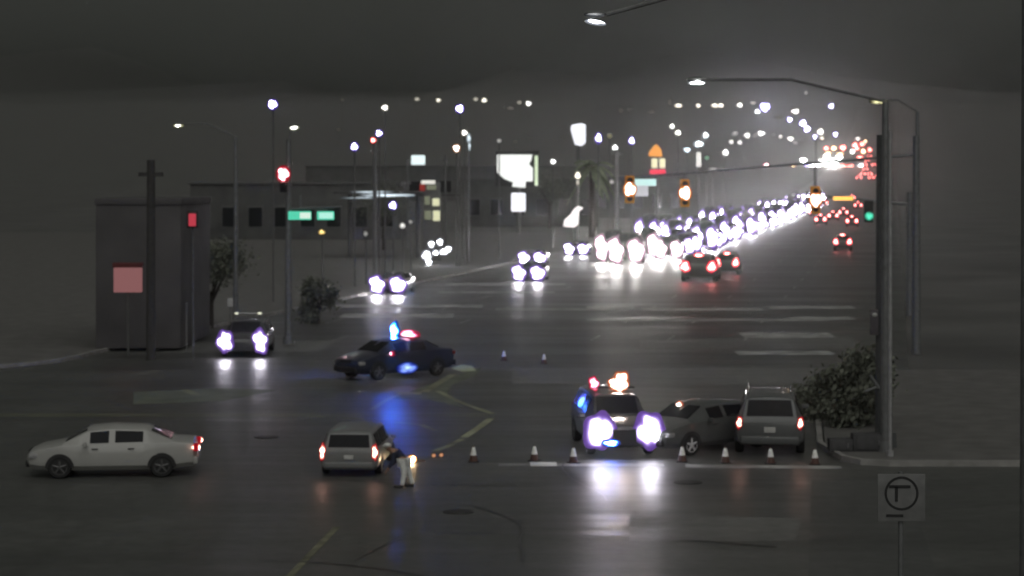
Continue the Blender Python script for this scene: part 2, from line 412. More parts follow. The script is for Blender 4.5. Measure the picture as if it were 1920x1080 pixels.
def car_body(shape, root, paint_m):
    S = SHAPES[shape]['sec']
    bm = B(); wins = []
    rings = []
    for s in S:
        h = half_ring(s)
        pts = h + [(-x, z) for x, z in h[-2:0:-1]]
        rings.append([bm.verts.new((x, s[0], z)) for x, z in pts])
    n = 14
    for i in range(len(S) - 1):
        t = S[i][6]
        for k in range(n):
            q = (rings[i][k], rings[i][(k + 1) % n], rings[i + 1][(k + 1) % n], rings[i + 1][k])
            co = [v.co.copy() for v in q]
            bm.faces.new(q)
            if t == 'S' and k in (4, 9): wins.append(('side_window', [co]))
            if t in 'RW' and t and k == 5: wins.append(('rear_window' if t == 'R' else 'windscreen', i))
    bm.faces.new(rings[0][::-1]); bm.faces.new(rings[-1])
    o = obj('body', bm, paint_m, root, sharp=30)
    bv = o.modifiers.new('bevel', 'BEVEL'); bv.width = .035; bv.segments = 2; bv.limit_method = 'ANGLE'; bv.angle_limit = R(25)
    bv.offset_type = 'OFFSET'
    # glass: plates set into the greenhouse, 6 mm proud and a little smaller than the opening
    def pane(name, co, mx=.09, mz=.10):
        c = sum(co, Vector()) / 4
        nrm = (co[1] - co[0]).cross(co[3] - co[0]).normalized()
        mid = Vector((0, c.y, 1.0))
        if nrm.dot(c - mid) < 0: nrm = -nrm
        b = B()
        u = []
        for p in co:
            u.append(p)
        def sh(a_, b_):   # bilinear point
            return (co[0] * (1 - a_) * (1 - b_) + co[1] * a_ * (1 - b_) + co[2] * a_ * b_ + co[3] * (1 - a_) * b_)
        g = [[b.verts.new(sh(mz + (1 - 2 * mz) * i / 3, mx + (1 - 2 * mx) * j / 3) + nrm * .022) for j in range(4)] for i in range(4)]
        for i in range(3):
            for j in range(3): b.faces.new((g[i][j], g[i + 1][j], g[i + 1][j + 1], g[i][j + 1]))
        r_ = bmesh.ops.extrude_face_region(b, geom=list(b.faces))
        bmesh.ops.translate(b, vec=-nrm * .03, verts=[v for v in r_['geom'] if isinstance(v, bmesh.types.BMVert)])
        obj(name, b, GLASS, root)
    for nm, dat in wins:
        if nm == 'side_window': pane(nm, dat[0], .05, .12)
        else:
            i = dat; a, c_ = S[i], S[i + 1]
            ra, rb = half_ring(a), half_ring(c_)
            co = [Vector((-ra[5][0], a[0], ra[6][1])), Vector((ra[5][0], a[0], ra[6][1])),
                  Vector((rb[5][0], c_[0], rb[6][1])), Vector((-rb[5][0], c_[0], rb[6][1]))]
            pane(nm, co, .10, .06)
    return o
def wheel_on(root, x, y, r):
    s = 1 if x > 0 else -1
    b = B()
    lathe(b, [(r * .62, -.10), (r * .9, -.115), (r * .985, -.08), (r, 0), (r * .985, .08), (r * .9, .115), (r * .62, .10)], 'X', 22, (x, y, r))
    wh = obj('wheel', b, RUB, root)
    b = B()
    lathe(b, [(r * .66, -.02), (r * .66, .085), (r * .60, .085), (r * .57, .03)], 'X', 20, (x + s * .02, y, r)) if s > 0 else \
        lathe(b, [(r * .66, .02), (r * .66, -.085), (r * .60, -.085), (r * .57, -.03)], 'X', 20, (x + s * .02, y, r))
    for k in range(5):
        a = k * 2 * PI / 5 + .3
        cyl(b, (x + s * .09, y, r), (x + s * .085, y + r * .6 * math.cos(a), r + r * .6 * math.sin(a)), .045, .035, 6)
    cyl(b, (x + s * .05, y, r), (x + s * .11, y, r), .07, .06, 10)
    obj('rim', b, RIM, wh)
    b = B()  # dark arch lining behind the tyre
    lathe(b, [(r * 1.16, -.01), (r * 1.16, .012)], 'X', 24, (math.copysign(abs(x) + .055, x), y, r + .01))
    return wh
def arches(root, w_, ax, r):
    for y in ax:
        for s in (-1, 1):
            b = B()
            pr = [(r * 1.2 * math.cos(t), r * 1.2 * math.sin(t)) for t in [PI * k / 12 for k in range(13)]]
            a_ = [b.verts.new((s * (w_ + .016), y + c, r + max(q, -.05))) for c, q in pr]
            c_ = [b.verts.new((s * (w_ - .2), y + c, r + max(q, -.05))) for c, q in pr]
            b.faces.new(a_)
            b.faces.new(c_)
            for k in range(13): b.faces.new((a_[k], a_[(k + 1) % 13], c_[(k + 1) % 13], c_[k]))
            obj('wheel_arch', b, TRIM, root, smooth=False)

def make_car(name, label, cat, shape='sedan', paint_m=P_GREY, head=None, tail=None, hr=(.2, .05, .16), tr=None,
             extras=(), group=None, simple=False, plate=True):
    root = thing(name, label, cat, group=group)
    D = SHAPES[shape]; S = D['sec']; L2 = D['L'] / 2
    W_ = max(s[4] for s in S); tall = shape != 'sedan'
    car_body(shape, root, paint_m)
    arches(root, W_, D['ax'], D['r'])
    for y in D['ax']:
        for s in (-1, 1): wheel_on(root, s * (W_ - .09), y, D['r'])
    zh = .80 if tall else .66
    for s in (-1, 1):
        b = B()
        if head:
            ball(b, (s * (W_ - .2), L2 + .02, zh), hr, 28, 17, True)  # lens oversized to hold the headlight's glare
        else:
            box(b, (s * (W_ - .22), L2 - .2, zh), (.34, .26, .14), .04)
        hl = obj('headlight', b, head or LENS_C, root)
        if head:
            pass
        if head and not simple:
            b = B(); box(b, (s * (W_ - .22), L2 - .24, zh), (.40, .24, .2), .05)
            obj('housing', b, TRIM, hl)
    zt_ = .98 if tall else .86
    for s in (-1, 1):
        b = B()
        sz = tr or ((.13, .12, .34) if tall else (.30, .12, .14))
        if tail: ball(b, (s * (W_ - .04 - sz[0] / 2), -L2 + .0, zt_), (sz[0] * .8, sz[1] * .5, sz[2] * .72), glare=True)
        else: box(b, (s * (W_ - .06 - sz[0] / 2), -L2 + .06, zt_), sz, .03)
        obj('taillight', b, tail or LENS_R, root)
    if not simple:
        b = B(); box(b, (0, L2 - .04, .42), (1.5 if tall else 1.35, .16, .2), .05); obj('front_bumper', b, TRIM, root)
        b = B(); box(b, (0, -L2 + .03, .48), (1.6, .16, .22), .05); obj('rear_bumper', b, paint_m, root)
        b = B()
        for k in range(4): box(b, (0, L2 - .03, .58 + k * .055), (.85 if tall else .7, .05, .025))
        obj('grille', b, CHROME if tall else TRIM, root)
        for s in (-1, 1):
            b = B(); box(b, (s * (W_ + .10), .95 if tall else .72, 1.1 if tall else 1.0), (.2, .1, .14), .035)
            obj('wing_mirror', b, paint_m, root)
        for y in (-.35, .65):
            for s in (-1, 1):
                b = B(); box(b, (s * (W_ + .015), y - .2, .86), (.03, .18, .03), .01); obj('door_handle', b, TRIM, root)
        if plate:
            b = B(); box(b, (0, -L2 - .02, .78 if tall else .72), (.31, .02, .16), .008); obj('number_plate', b, PLATE, root)
    if 'rails' in extras:
        b = B()
        for s in (-1, 1):
            cyl(b, (s * .6, -1.7, 1.80), (s * .6, .4, 1.80), .022, n=8)
            for y in (-1.7, -.6, .4): cyl(b, (s * .6, y, 1.68), (s * .6, y, 1.80), .02, n=6)
        obj('roof_rail', b, CHROME, root)
    if 'brake' in extras:
        b = B(); ball(b, (0, -L2 + (.33 if tall else .72), 1.66 if tall else 1.12), (.16, .04, .05) if not simple else (.3, .06, .2)); obj('brake_light', b, tail or LENS_R, root)
    return root
def place(o, X, Y, rz, label=None, name=None):
    """stand the thing on the road where its near end is seen at column X, row Y"""
    d = gd(Y); o.location = (px(X, d), d, zt(d)); o.rotation_euler = (0, 0, rz)
    if label: o['label'] = label
    return o

AWAY, TOWARD = HEAD, HEAD + PI
# white saloon leaving at the left
c = make_car('white_sedan', 'white sedan driving off to the left along the crossing street, one tail light lit', 'car',
             'sedan', P_WHITE, tail=E_TAIL, tr=(.24, .2, .17))
c.location = (px(214, 54.6), 54.6, .0); c.rotation_euler = (0, 0, PI / 2 + .10); c.scale = (1, .9, .86)
# silver van, seen from behind
c = make_car('minivan', 'silver minivan seen from behind in the middle of the crossing, both tall tail lights lit', 'minivan',
             'van', P_PEARL, tail=E_TAIL, tr=(.13, .12, .5), extras=())
c.location = (px(674, 56), 55.8, 0); c.rotation_euler = (0, 0, AWAY + .12)
c.scale = (.77, .8, .66)
# silver SUV stopped behind the cones
suv = make_car('silver_suv', 'silver sport utility vehicle with roof rails stopped behind the cones, seen from behind', 'suv', 'suv', P_SILV,
               tail=E_TAIL, tr=(.12, .12, .26), extras=('rails',))
suv.location = (px(1443, 60.2), 60.2, 0); suv.scale = (.98, 1, .94); suv.rotation_euler = (0, 0, AWAY + .06)
for s in (-1, 1):
    b = B(); box(b, (s * .3, -1.55, 1.30), (.26, .1, .22), .05); obj('headrest', b, TRIM, suv)
# oncoming SUV at the left kerb
c = make_car('oncoming_suv', 'dark sport utility vehicle with blazing headlights beside the left kerb, small lamps on its roof', 'suv', 'suv', P_DARK, head=E_HEAD, hr=(.36, .06, .64))
c.location = (px(466, 92.6), 92.6, 0); c.scale = (1, 1, .86); c.rotation_euler = (0, 0, PI + .02)
b = B(); cyl(b, (-.5, .1, 2.02), (.55, .1, 2.02), .02, n=8)
for s in (-1, 1): cyl(b, (s * .5, .1, 1.72), (s * .5, .1, 2.02), .02, n=6)
rk = obj('roof_rack', b, CHROME, c)
for s, r_ in ((-1, .13), (1, .11)):
    b = B(); ball(b, (s * .5, .14, 2.02), (r_, .05, .07)); obj('roof_lamp', b, em_soft('roof_lamp_glow', (.8, .8, .62), (.8, .8, .62), 2, 1), rk)
# police car standing sideways
def light_bar(root, y, z, segs, wd=1.3):
    b = B(); box(b, (0, y, z - .05), (wd, .3, .04), .015); bar = obj('light_bar', b, TRIM, root)
    for x0, x1, m, dz in segs:
        b = B(); ball(b, ((x0 + x1) / 2, y, z + .03 + dz * .2), ((x1 - x0) / 2, .12, .05 + dz), glare=dz > .15); obj('beacon', b, m, bar)
pc = make_car('police_car', 'dark police car standing crosswise in the junction with blue and pink roof beacons flashing', 'police car', 'sedan', P_BLUE, plate=False)
pc.location = (px(738, 81), 81.5, 0); pc.rotation_euler = (0, 0, PI / 2 + .72)
light_bar(pc, -.55, 1.56, [(.34, .90, E_BLUE, .34), (-.90, .36, E_PINK, .13)], 1.5)
b = B(); ball(b, (-.93, .80, .98), (.06, .12, .10)); obj('side_lamp', b, E_PINK, pc)
b = B(); ball(b, (-.96, .15, .40), (.05, .55, .24), side=True); obj('added_sill_glow', b, em_soft('sill_blue_glow', (.05, .10, .8), (.2, .32, .95), 2.6, 1.1), pc)  # added blue glow low on the side, for the beacons' blue light
b = B(); ball(b, (-.96, .15, .42), (.07, .26, .10), side=True); obj('added_sill_glow', b, em_soft('sill_pale_glow', (.2, .3, 1), (.3, .45, 1), 3, .8), pc)
# police SUV facing the camera
ps = make_car('police_suv', 'police sport utility vehicle facing the camera with glaring headlights and lit roof beacons', 'police car', 'suv', P_DARK,
              head=E_HEAD, hr=(.46, .08, .62))
ps.location = (px(1148, 59.5), 60.0, 0); ps.scale = (.93, 1, .92); ps.rotation_euler = (0, 0, PI + .10)
light_bar(ps, .2, 1.90, [(.40, .74, E_PINK, .18), (-.52, .06, E_WARMB, .33), (-.42, .20, E_WARMB, .16)])
b = B(); ball(b, (.42, 2.52, .46), (.30, .05, .12)); obj('added_grille_beacon', b, em_soft('grille_blue', (.05, .15, 1.0), (.06, .16, 1.0), 700, 4.5), ps)  # blue lamp added for the blue streak on the road
b = B(); box(b, (0, 2.44, .60), (.7, .1, .5), .04); obj('push_bumper', b, TRIM, ps)
# car next to it, side on
cs = make_car('stopped_sedan', 'grey sedan seen sideways between the police vehicle and the silver one', 'car', 'sedan', P_GREY, tail=None)
cs.location = (px(1322, 59), 59.6, 0); cs.rotation_euler = (0, 0, PI / 2 + .75); cs.scale = (.95, 1, .93)
for ch in cs.children_recursive:
    if ch.name.startswith('rim'): ch.data.materials[0] = RIMP
b = B(); ball(b, (.2, .75, 1.34), (.15, .06, .15)); obj('warning_lamp', b, em_soft('warning_lamp_glow', (1, .2, .08), (1, .8, .7), 12, 2), cs)

# prototypes of the far traffic
onc = make_car('oncoming_car', 'car with two round headlights on the near left lane, in front of the floodlights', 'car', 'sedan', P_DARK, head=E_HEADF, hr=(.60, .10, .66), simple=True)
onc.location = (px(739, 140), 142, 0); onc.rotation_euler = (0, 0, TOWARD)
lv = make_car('leaving_pickup', 'dark car driving away in the middle lane, two tall red tail lights', 'car', 'suv', P_GREY, tail=E_TAILF, tr=(.36, .12, .62), simple=True, extras=('brake',))
lv.location = (px(1322, 158), 160, 0); lv.rotation_euler = (0, 0, AWAY)
def onc_at(X, Yh, label, group=None, zz=.66, sc_=1.0):
    """oncoming car whose headlights are seen at column X, row Yh"""
    d = (H - zz) * F / (Yh - YH)
    o = copy_tree(onc); o.location = (px(X, d), d + 2.2, zt(d)); o['label'] = label
    if group: o['group'] = group
    return o
onc_at(1001, 512, 'nearer of the two cars coming in line towards the far crosswalk, headlights lit')
onc_at(1006, 484, 'car close behind the one coming to the far crosswalk, headlights lit')
onc_at(1088, 467, 'car with violet tinged headlights between the crosswalk pair and the bright white glare')
GQ = 'oncoming cars in the glaring queue'
# big glare: three cars abreast with high beams
hb = copy_tree(onc)
for ch in hb.children:
    if ch.name.startswith('headlight'):
        ch.data = ch.data.copy(); ch.data.materials[0] = E_HEADW
hb['label'] = 'nearest car of the glaring queue, its lamps merging into one white blaze'; hb['group'] = GQ
hb.location = (px(1180, 192), 192, 0); hb.scale = (1.3, 1.1, 1.9)
k = 0
for d0, u in [(197, -7.6), (206, -5.4), (204, -3.0)]:
    o = copy_tree(hb); o.scale = (1.1, 1, 1.5 + (d0 % 3) * .25); o.location = (median(d0) + u, d0, 0); o['label'] = 'car with high beams beside the nearest of the glaring queue'
for lane, u in enumerate((-8.9, -5.7, -2.3)):
    d = (236, 218, 214)[lane]
    while d < 600:
        o = copy_tree(onc); o['group'] = GQ; o['label'] = 'distant car with lit headlights in the long glaring queue up the avenue'
        uu = u + random.uniform(-.7, .7); zf = random.choice((1, 1.2, 1.5, 1.9, 2.3))
        o.location = (median(d) + uu, d, zt(d)); o.rotation_euler = (math.atan(6e-5 * max(0, d - 400)) * -1 * 0, 0, TOWARD)
        s_ = random.choice((1, 1, 1.12)); o.scale = (s_, s_, s_ * zf)
        d += random.uniform(6.5, 8.5)
# leaving traffic
def lv_at(X, Y, label, group=None, zz=.98):
    d = (H - zz) * F / (Y - YH)
    o = copy_tree(lv); o.location = (px(X, d), d + 2.2, zt(d)); o['label'] = label
    if group: o['group'] = group
    return o
lv_at(1372, 492, 'car with small red tail lights just beyond and right of the middle lane pickup')
lv_at(1587, 453, 'nearest car of the leaving traffic at the right, two red tail lights below a third')
GL = 'cars leaving up the avenue'
for X, Y in ((1543, 411), (1602, 414), (1566, 404), (1530, 398), (1612, 388), (1585, 398), (1548, 385), (1600, 380)):
    lv_at(X, Y, 'car leaving in the cluster of red tail lights at the right of the avenue', GL)
lv.scale = (1.38, 1, 1.15)
lv.location.x -= .1
d = 900
while d < 1250:
    for u in (4.0, 7.6, 11.0):
        if random.random() < .8:
            o = copy_tree(lv); o['group'] = GL; o['label'] = 'far car climbing the hill with red tail lights'
            o.location = (median(d) + u + random.uniform(-.3, .3), d + random.uniform(-8, 8), zt(d)); s_ = 1.2; o.scale = (s_, s_, s_)
    d += random.uniform(50, 80)

# ------------------------------------------------------------------ traffic cones, flare, person
CONE_O = mat('cone_orange', (.08, .035, .025), .6)
CONE_W = mat('cone_reflector', (.85, .85, .82), .5)
E_CONE = em('reflector_shine', (1, .97, .9), .8)
def make_cone(label):
    t = thing('traffic_cone', label, 'traffic cone', group='cones across the closed lanes')
    b = B(); box(b, (0, 0, .02), (.36, .36, .04), .012); obj('base', b, TRIM, t)
    b = B(); lathe(b, [(.15, .035), (.03, .70), (.02, .715)], n=16); obj('cone', b, CONE_O, t)
    b = B(); lathe(b, [(.108, .30), (.044, .66)], n=16); obj('reflective_band', b, CONE_W, t)
    return t
cone0 = make_cone('cone beside the smoking flare, leftmost of the row')
cones = [(888, 866, 'leftmost traffic cone of the row, alone between the minivan and the white lane mark'),
 (1002, 864, 'traffic cone standing just behind the short white lane mark'),
 (1075, 868, 'traffic cone at the near left corner of the glaring police vehicle'),
 (1279, 866, 'traffic cone in front of the wheel of the grey sedan'),
 (1360, 868, 'traffic cone in the gap between the grey sedan and the silver vehicle'),
 (1445, 869, 'traffic cone directly behind the number plate of the silver vehicle'),
 (1528, 871, 'rightmost traffic cone of the row, past the silver vehicle')]
for i, (X, Y, lb) in enumerate(cones):
    o = cone0 if i == 0 else copy_tree(cone0)
    o.scale = (.8, .8, .60); d = gd(Y); o.location = (px(X, d), d, 0); o['label'] = lb; o.rotation_euler = (0, 0, random.uniform(-.4, .4))
for X, Y, lb in ((945, 676, 'left one of two lone cones in the empty junction beyond the arrow'), (1020, 682, 'right one of two lone cones in the empty junction beyond the arrow')):
    o = copy_tree(cone0); d = gd(Y); o.location = (px(X, d), d, 0); o['label'] = lb
# flare
fd = gd(868)
t = thing('road_flare', 'burning orange road flare lying on the asphalt right of the minivan', 'flare', (px(776, fd), fd, 0))
b = B(); cyl(b, (0, 0, .05), (.3, .05, .05), .02); obj('stick', b, CONE_O, t)
b = B(); ball(b, (-.05, 0, .1), (.14, .07, .12)); obj('flame', b, em_soft('flare_fire', (1, .3, .06), (1, .7, .4), 160, 2.5), t)
for X, Y in ((815, 857), (829, 856)):
    d = gd(Y); o = copy_tree(t); o.location = (px(X, d), d, 0); o.scale = (.45, .45, .45)
    for ch in o.children_recursive:
        if ch.name.startswith('flame'): ch.data = ch.data.copy(); ch.data.materials[0] = em_soft('stub_fire', (.8, .3, .12), (.9, .45, .25), .9, .5)
    o['label'] = 'dim stub of a road flare between the burning one and the leftmost cone'; o['group'] = 'road flare stubs'
    o['label'] = 'dim stub of a road flare between the burning one and the leftmost cone'; o['group'] = 'road flare stubs'
# person bending forward next to the van
SKIN = mat('skin', (.3, .17, .11), .6); JACK = mat('navy_jacket', (.02, .025, .045), .8, noise=(9, .25))
PALE = mat('pale_trousers', (.72, .73, .7), .8, noise=(9, .15)); CAPM = mat('white_cap', (.7, .7, .68), .6); SHOE = mat('dark_shoe', (.02, .02, .02), .6)
pd = gd(914)
person = thing('person', 'person in dark jacket and pale trousers bending forward beside the minivan', 'person', (px(757, pd), pd, 0))
def skin(name, verts, edges, radii, m, parent, root=0):
    me = bpy.data.meshes.new(name); me.from_pydata(verts, edges, []); o = bpy.data.objects.new(name, me); COL.objects.link(o)
    sk = o.modifiers.new('skin', 'SKIN')
    for i, r in enumerate(radii): me.skin_vertices[0].data[i].radius = (r, r) if not isinstance(r, tuple) else r
    me.skin_vertices[0].data[root].use_root = True
    sb = o.modifiers.new('sub', 'SUBSURF'); sb.levels = 2; sb.render_levels = 2
    me.materials.append(m); o.parent = parent
    return o
person.scale = (.86, .86, .80)
# pelvis at (0,0,.84); torso leans to the left of the picture (-x)
V = [(0, 0, .82), (-.10, 0, .96), (-.22, -.01, 1.08), (-.32, -.02, 1.15), (-.37, -.03, 1.17), (-.42, -.04, 1.19), (-.45, -.05, 1.23),
     (-.03, -.10, .78), (.02, -.11, .45), (-.05, -.12, .07), (-.17, -.13, .04),
     (.05, .10, .78), (.14, .11, .44), (.24, .12, .08), (.13, .12, .04),
     (-.27, -.19, 1.05), (-.30, -.24, .80), (-.42, -.25, .62), (-.47, -.25, .55),
     (-.25, .17, 1.05), (-.22, .22, .80), (-.36, .22, .64), (-.42, .22, .57)]
E_ = [(0, 1), (1, 2), (2, 3), (3, 4), (4, 5), (5, 6), (0, 7), (7, 8), (8, 9), (9, 10), (0, 11), (11, 12), (12, 13), (13, 14),
      (3, 15), (15, 16), (16, 17), (17, 18), (3, 19), (19, 20), (20, 21), (21, 22)]
Rr = [.13, .13, .145, .13, .055, .085, .10, .10, .07, .045, .035, .10, .07, .045, .035, .055, .045, .035, .03, .055, .045, .035, .03]
body = skin('body', V, E_, Rr, SKIN, person)
skin('jacket', [Vector(V[i]) for i in (0, 1, 2, 3, 15, 16, 17, 19, 20, 21)], [(0, 1), (1, 2), (2, 3), (3, 4), (4, 5), (5, 6), (3, 7), (7, 8), (8, 9)],
     [.145, .15, .165, .14, .07, .062, .05, .07, .062, .05], JACK, person)
skin('trousers', [Vector(V[i]) for i in (0, 7, 8, 9, 11, 12, 13)], [(0, 1), (1, 2), (2, 3), (0, 4), (4, 5), (5, 6)],
     [.155, .125, .09, .07, .125, .09, .07], PALE, person)
for i in (10, 14):
    b = B(); box(b, (V[i][0] + .02, V[i][1], .045), (.27, .1, .09), .035); obj('shoe', b, SHOE, person)
b = B(); ball(b, (-.46, -.05, 1.30), (.11, .10, .07)); box(b, (-.56, -.05, 1.28), (.1, .14, .02), .008); obj('cap', b, CAPM, person)
for k_, (hx, hy, hz) in enumerate((V[18], V[22])):
    hb_ = B(); box(hb_, (hx - .02, hy, hz - .04), (.03, .08, .09), .012)
    for q in range(4): cyl(hb_, (hx - .025, hy - .03 + q * .02, hz - .08), (hx - .045, hy - .03 + q * .02, hz - .15 + abs(q - 1.5) * .008), .009, .007, 6)
    cyl(hb_, (hx - .02, hy - .045, hz - .03), (hx - .05, hy - .065, hz - .08), .010, .008, 6)
    obj('hand', hb_, SKIN, person)

# ------------------------------------------------------------------ street lamps and poles
LM = {}
def lamp_mat(c, s, sample=True):
    kx = (c, s, sample)
    if kx not in LM:
        if c is RED or c is AMB: LM[kx] = em_soft('lamp_glow', (1, .02, .05) if c is RED else (1, .3, .02), (1, .26, .22) if c is RED else (1, .75, .45), s * 1.6, 2)
        elif s >= 5: cr = tuple(.75 + .25 * q for q in c) ; LM[kx] = em_soft('lamp_glow', c, cr, s * 7, 4)
        elif s >= 1.5: LM[kx] = em_soft('lamp_glow', c, c, s * 2.2, 1.8)
        else: LM[kx] = em_soft('lamp_glow', c, c, s * 1.6, 1.1)
    return LM[kx]
VIO = (.22, .10, 1.0); WARM = (1.0, .93, .78); COOL = (.80, .92, 1.0); NEUT = (1, .97, .92); RED = (1, .06, .07); GRN = (.12, .8, .5); AMB = (1.0, .55, .12); YLW = (.9, .85, .45)  # violet paints the colour fringe around white lamps
def cobra(label, X, Y, d, poleX, col, st, rx=.45, rz=.10, vis_pole=True, group=None, tilt=0.0):
    """street light: pole, arm, luminaire with a glowing lens, all true size"""
    x, z = px(X, d), pz(Y, d); xp = px(poleX, d)
    t = thing('street_light', label, 'street light', (xp, d, zt(d)), group=group)
    zz = z - zt(d)
    up = 1.1 if d < 40 else 0
    b = B(); cyl(b, (0, 0, 0), (0, 0, zz - .5 + up * 1.6), .13, .085); cyl(b, (0, 0, 0), (0, 0, .4), .2, .18); obj('pole', b, STEEL, t)
    sgn = 1 if x > xp else -1
    ax_ = x - xp
    ar_ = .028 if d < 40 else .04
    b = B(); cyl(b, (0, 0, zz - .5 + up * 1.6), (ax_ * .5, 0, zz + .1 + up * .6), ar_, ar_); cyl(b, (ax_ * .5, 0, zz + .1 + up * .6), (ax_ - sgn * rx, 0, zz + .1), ar_, ar_)
    arm = obj('arm', b, ARM, t)
    b = B(); ball(b, (ax_, 0, zz + .10), (rx * 1.05, .2, .08 if d > 40 else .035)); hd = obj('luminaire', b, ARM, t)
    b = B(); v = ball(b, (0, 0, 0), (rx, .22, rz)); bmesh.ops.rotate(b, cent=(0, 0, 0), matrix=Matrix.Rotation(tilt, 3, 'Y'), verts=v)
    bmesh.ops.translate(b, vec=(ax_, -.05, zz), verts=v)
    obj('lens', b, lamp_mat(col, st), hd)
    return t
cobra('nearest street light, long bluish white lens high above the middle of the avenue', 1116, 43, 25, 1930, (.82, .88, 1), 60, .13, .028, tilt=.16)
cobra('street light with a flat white lens below the nearest one, right of centre', 1306, 156, 58, 1660, (.9, .94, 1), 60, .26, .055)
cobra('street light with a yellowish lens, leftmost at the corner', 335, 236, 98, 442, (1, .98, .5), 5, .24, .07)
cobra('street light with a cream lens above the red traffic signal', 552, 240, 100, 541, (1, 1, .72), 12, .24, .10, tilt=-.1)
cobra('street light with a dim yellow lens at the far right above the grey pole', 1647, 191, 110, 1720, YLW, 1.6, .5, .15)

GLAMP = 'lamps strewn over the dark valley side'
def offroad(X): return 36.5 * F / (1680 - X) if X < 1640 else 1e9
def pole_lamp(X, Y, w_, h_, col, st, label, group=None, d=None, name='pole_lamp'):
    if d is None:
        d = max(offroad(X) * 1.03, 120) if X < 1640 else 1e9
        zz = pz(Y, d) - zt(d) if d < 1e5 else 99
        if zz > 16:                                   # stands on the climbing land instead
            lo, hi = 420, 3200
            for _ in range(60):
                mid = (lo + hi) / 2
                if pz(Y, mid) - zt(mid) > 10: lo = mid
                else: hi = mid
            d = (lo + hi) / 2; 
            if d > 3100: d = 3100
    z0 = zt(d); top = pz(Y, d)
    w_ *= 1.3; h_ *= 1.3  # globes enlarged to take in each lamp's glare
    rad = w_ / 2 / F * d
    t = thing(name, label, 'lamp', (px(X, d), d, z0), group=group)
    b = B(); cyl(b, (0, .1, 0), (0, .1, top - z0), .06 + d * .00004, .05 + d * .00003, 8); obj('pole', b, DSTEEL, t)
    b = B(); ball(b, (0, -.1, top - z0), (rad, min(rad, .4 + rad * .3), h_ / 2 / F * d)); gl = obj('lamp_globe', b, lamp_mat(col, st, st > 3), t)
    return t
# (x, y, width, height, colour, strength, label)
LAMPS = [
 (512, 196, 16, 16, VIO, 40, 'large violet rimmed lamp alone above the left corner'),
 (722, 202, 11, 10, WARM, 8, 'white lamp at the left end of the faint horizontal line of light'),
 (862, 204, 14, 14, VIO, 30, 'violet rimmed lamp on the faint horizontal line of light'),
 (711, 250, 12, 12, VIO, 14, 'upper of two touching lamps over the thin grey pole'),
 (700, 263, 9, 9, RED, 16, 'lower, red rimmed of two touching lamps over the thin grey pole'),
 (665, 275, 13, 14, VIO, 18, 'violet rimmed lamp left of the two touching ones'),
 (871, 249, 10, 10, WARM, 8, 'cream lamp left of the hook shaped light streak'),
 (856, 278, 12, 13, (1, .5, .25), 14, 'warm lamp with reddish rim under the cream one'),
 (936, 264, 8, 7, NEUT, .5, 'dim grey lamp above the big white billboard'),
 (1037, 303, 10, 9, NEUT, 6, 'small white lamp right of the big billboard'),
 (737, 385, 14, 14, VIO, 20, 'violet rimmed lamp beneath the fuel canopy'),
 (755, 423, 10, 10, NEUT, 1.0, 'left of two small lamps below the fuel canopy'),
 (770, 416, 7, 8, NEUT, .35, 'right, dimmer of two small lamps below the fuel canopy'),
 (686, 438, 8, 10, NEUT, .3, 'dim grey lamp left below the fuel canopy'),
 (604, 435, 12, 9, (1, .72, .25), 1.6, 'small amber lamp under the lit street name signs'),
 (613, 535, 10, 11, WARM, 1.8, 'small white lamp low over the left pavement'),
 (1122, 259, 12, 18, VIO, 10, 'tall violet rimmed lamp right of the upper bright sign'),
 (1143, 255, 9, 8, YLW, .25, 'dull yellow lamp beside the tall violet rimmed one'),
 (1153, 277, 11, 10, NEUT, 6, 'white lamp lower right of the tall violet rimmed one'),
 (1184, 264, 11, 14, VIO, 9, 'slanting violet lamp left of the orange topped sign'),
 (1260, 237, 10, 9, WARM, 5, 'upper of two cream lamps over the orange topped sign'),
 (1271, 249, 11, 10, WARM, 6, 'lower of two cream lamps over the orange topped sign'),
 (1323, 254, 11, 12, COOL, 6, 'topmost lamp of the bluish group in the middle right'),
 (1310, 270, 17, 11, COOL, 8, 'widest lamp of the bluish group in the middle right'),
 (1288, 281, 13, 9, COOL, 3, 'left lamp of the bluish group in the middle right'),
 (1325, 296, 8, 7, (.5, .9, .6), .5, 'small greenish lamp beside the white light tube'),
 (1337, 318, 16, 6, NEUT, .7, 'flat dim lamp over the signal arm'),
 (1147, 341, 8, 8, NEUT, .45, 'dim grey lamp left of the amber signal with the white square sign'),
 (1360, 286, 11, 12, NEUT, 6, 'lowest lamp starting the arc right of the bluish group'),
 (1434, 201, 18, 16, VIO, 50, 'largest violet lamp over the avenue at the upper right'),
 (1420, 209, 10, 9, COOL, 6, 'white lamp touching the largest violet one from below'),
 (1491, 209, 15, 9, WARM, 7, 'wide cream lamp right of the largest violet one'),
 (1480, 224, 11, 10, VIO, 9, 'violet lamp left above the slanting pair'),
 (1505, 231, 13, 13, VIO, 20, 'upper of the slanting pair of violet lamps'),
 (1513, 242, 12, 12, VIO, 20, 'lower of the slanting pair of violet lamps'),
 (1538, 247, 12, 12, WARM, 8, 'cream lamp above two smaller ones near the hill top'),
 (1528, 257, 10, 10, VIO, 9, 'left of two smaller lamps near the hill top'),
 (1541, 259, 8, 7, WARM, 2, 'right of two smaller lamps near the hill top'),
 (1566, 252, 10, 10, VIO, 9, 'lamp standing alone between hill top lamps and the red cluster'),
 (1558, 199, 11, 11, VIO, 10, 'violet rimmed lamp alone at the upper right'),
 (1511, 174, 8, 6, NEUT, 1.2, 'small lamp highest on the right hillside'),
 (1614, 247, 7, 7, NEUT, 1, 'small lamp right above the red cluster'),
 (1650, 268, 10, 6, NEUT, .8, 'small flat lamp beside the top of the grey pole'),
 (1459, 220, 14, 4, YLW, .25, 'flat dull yellow light right of the largest violet lamp'),
]
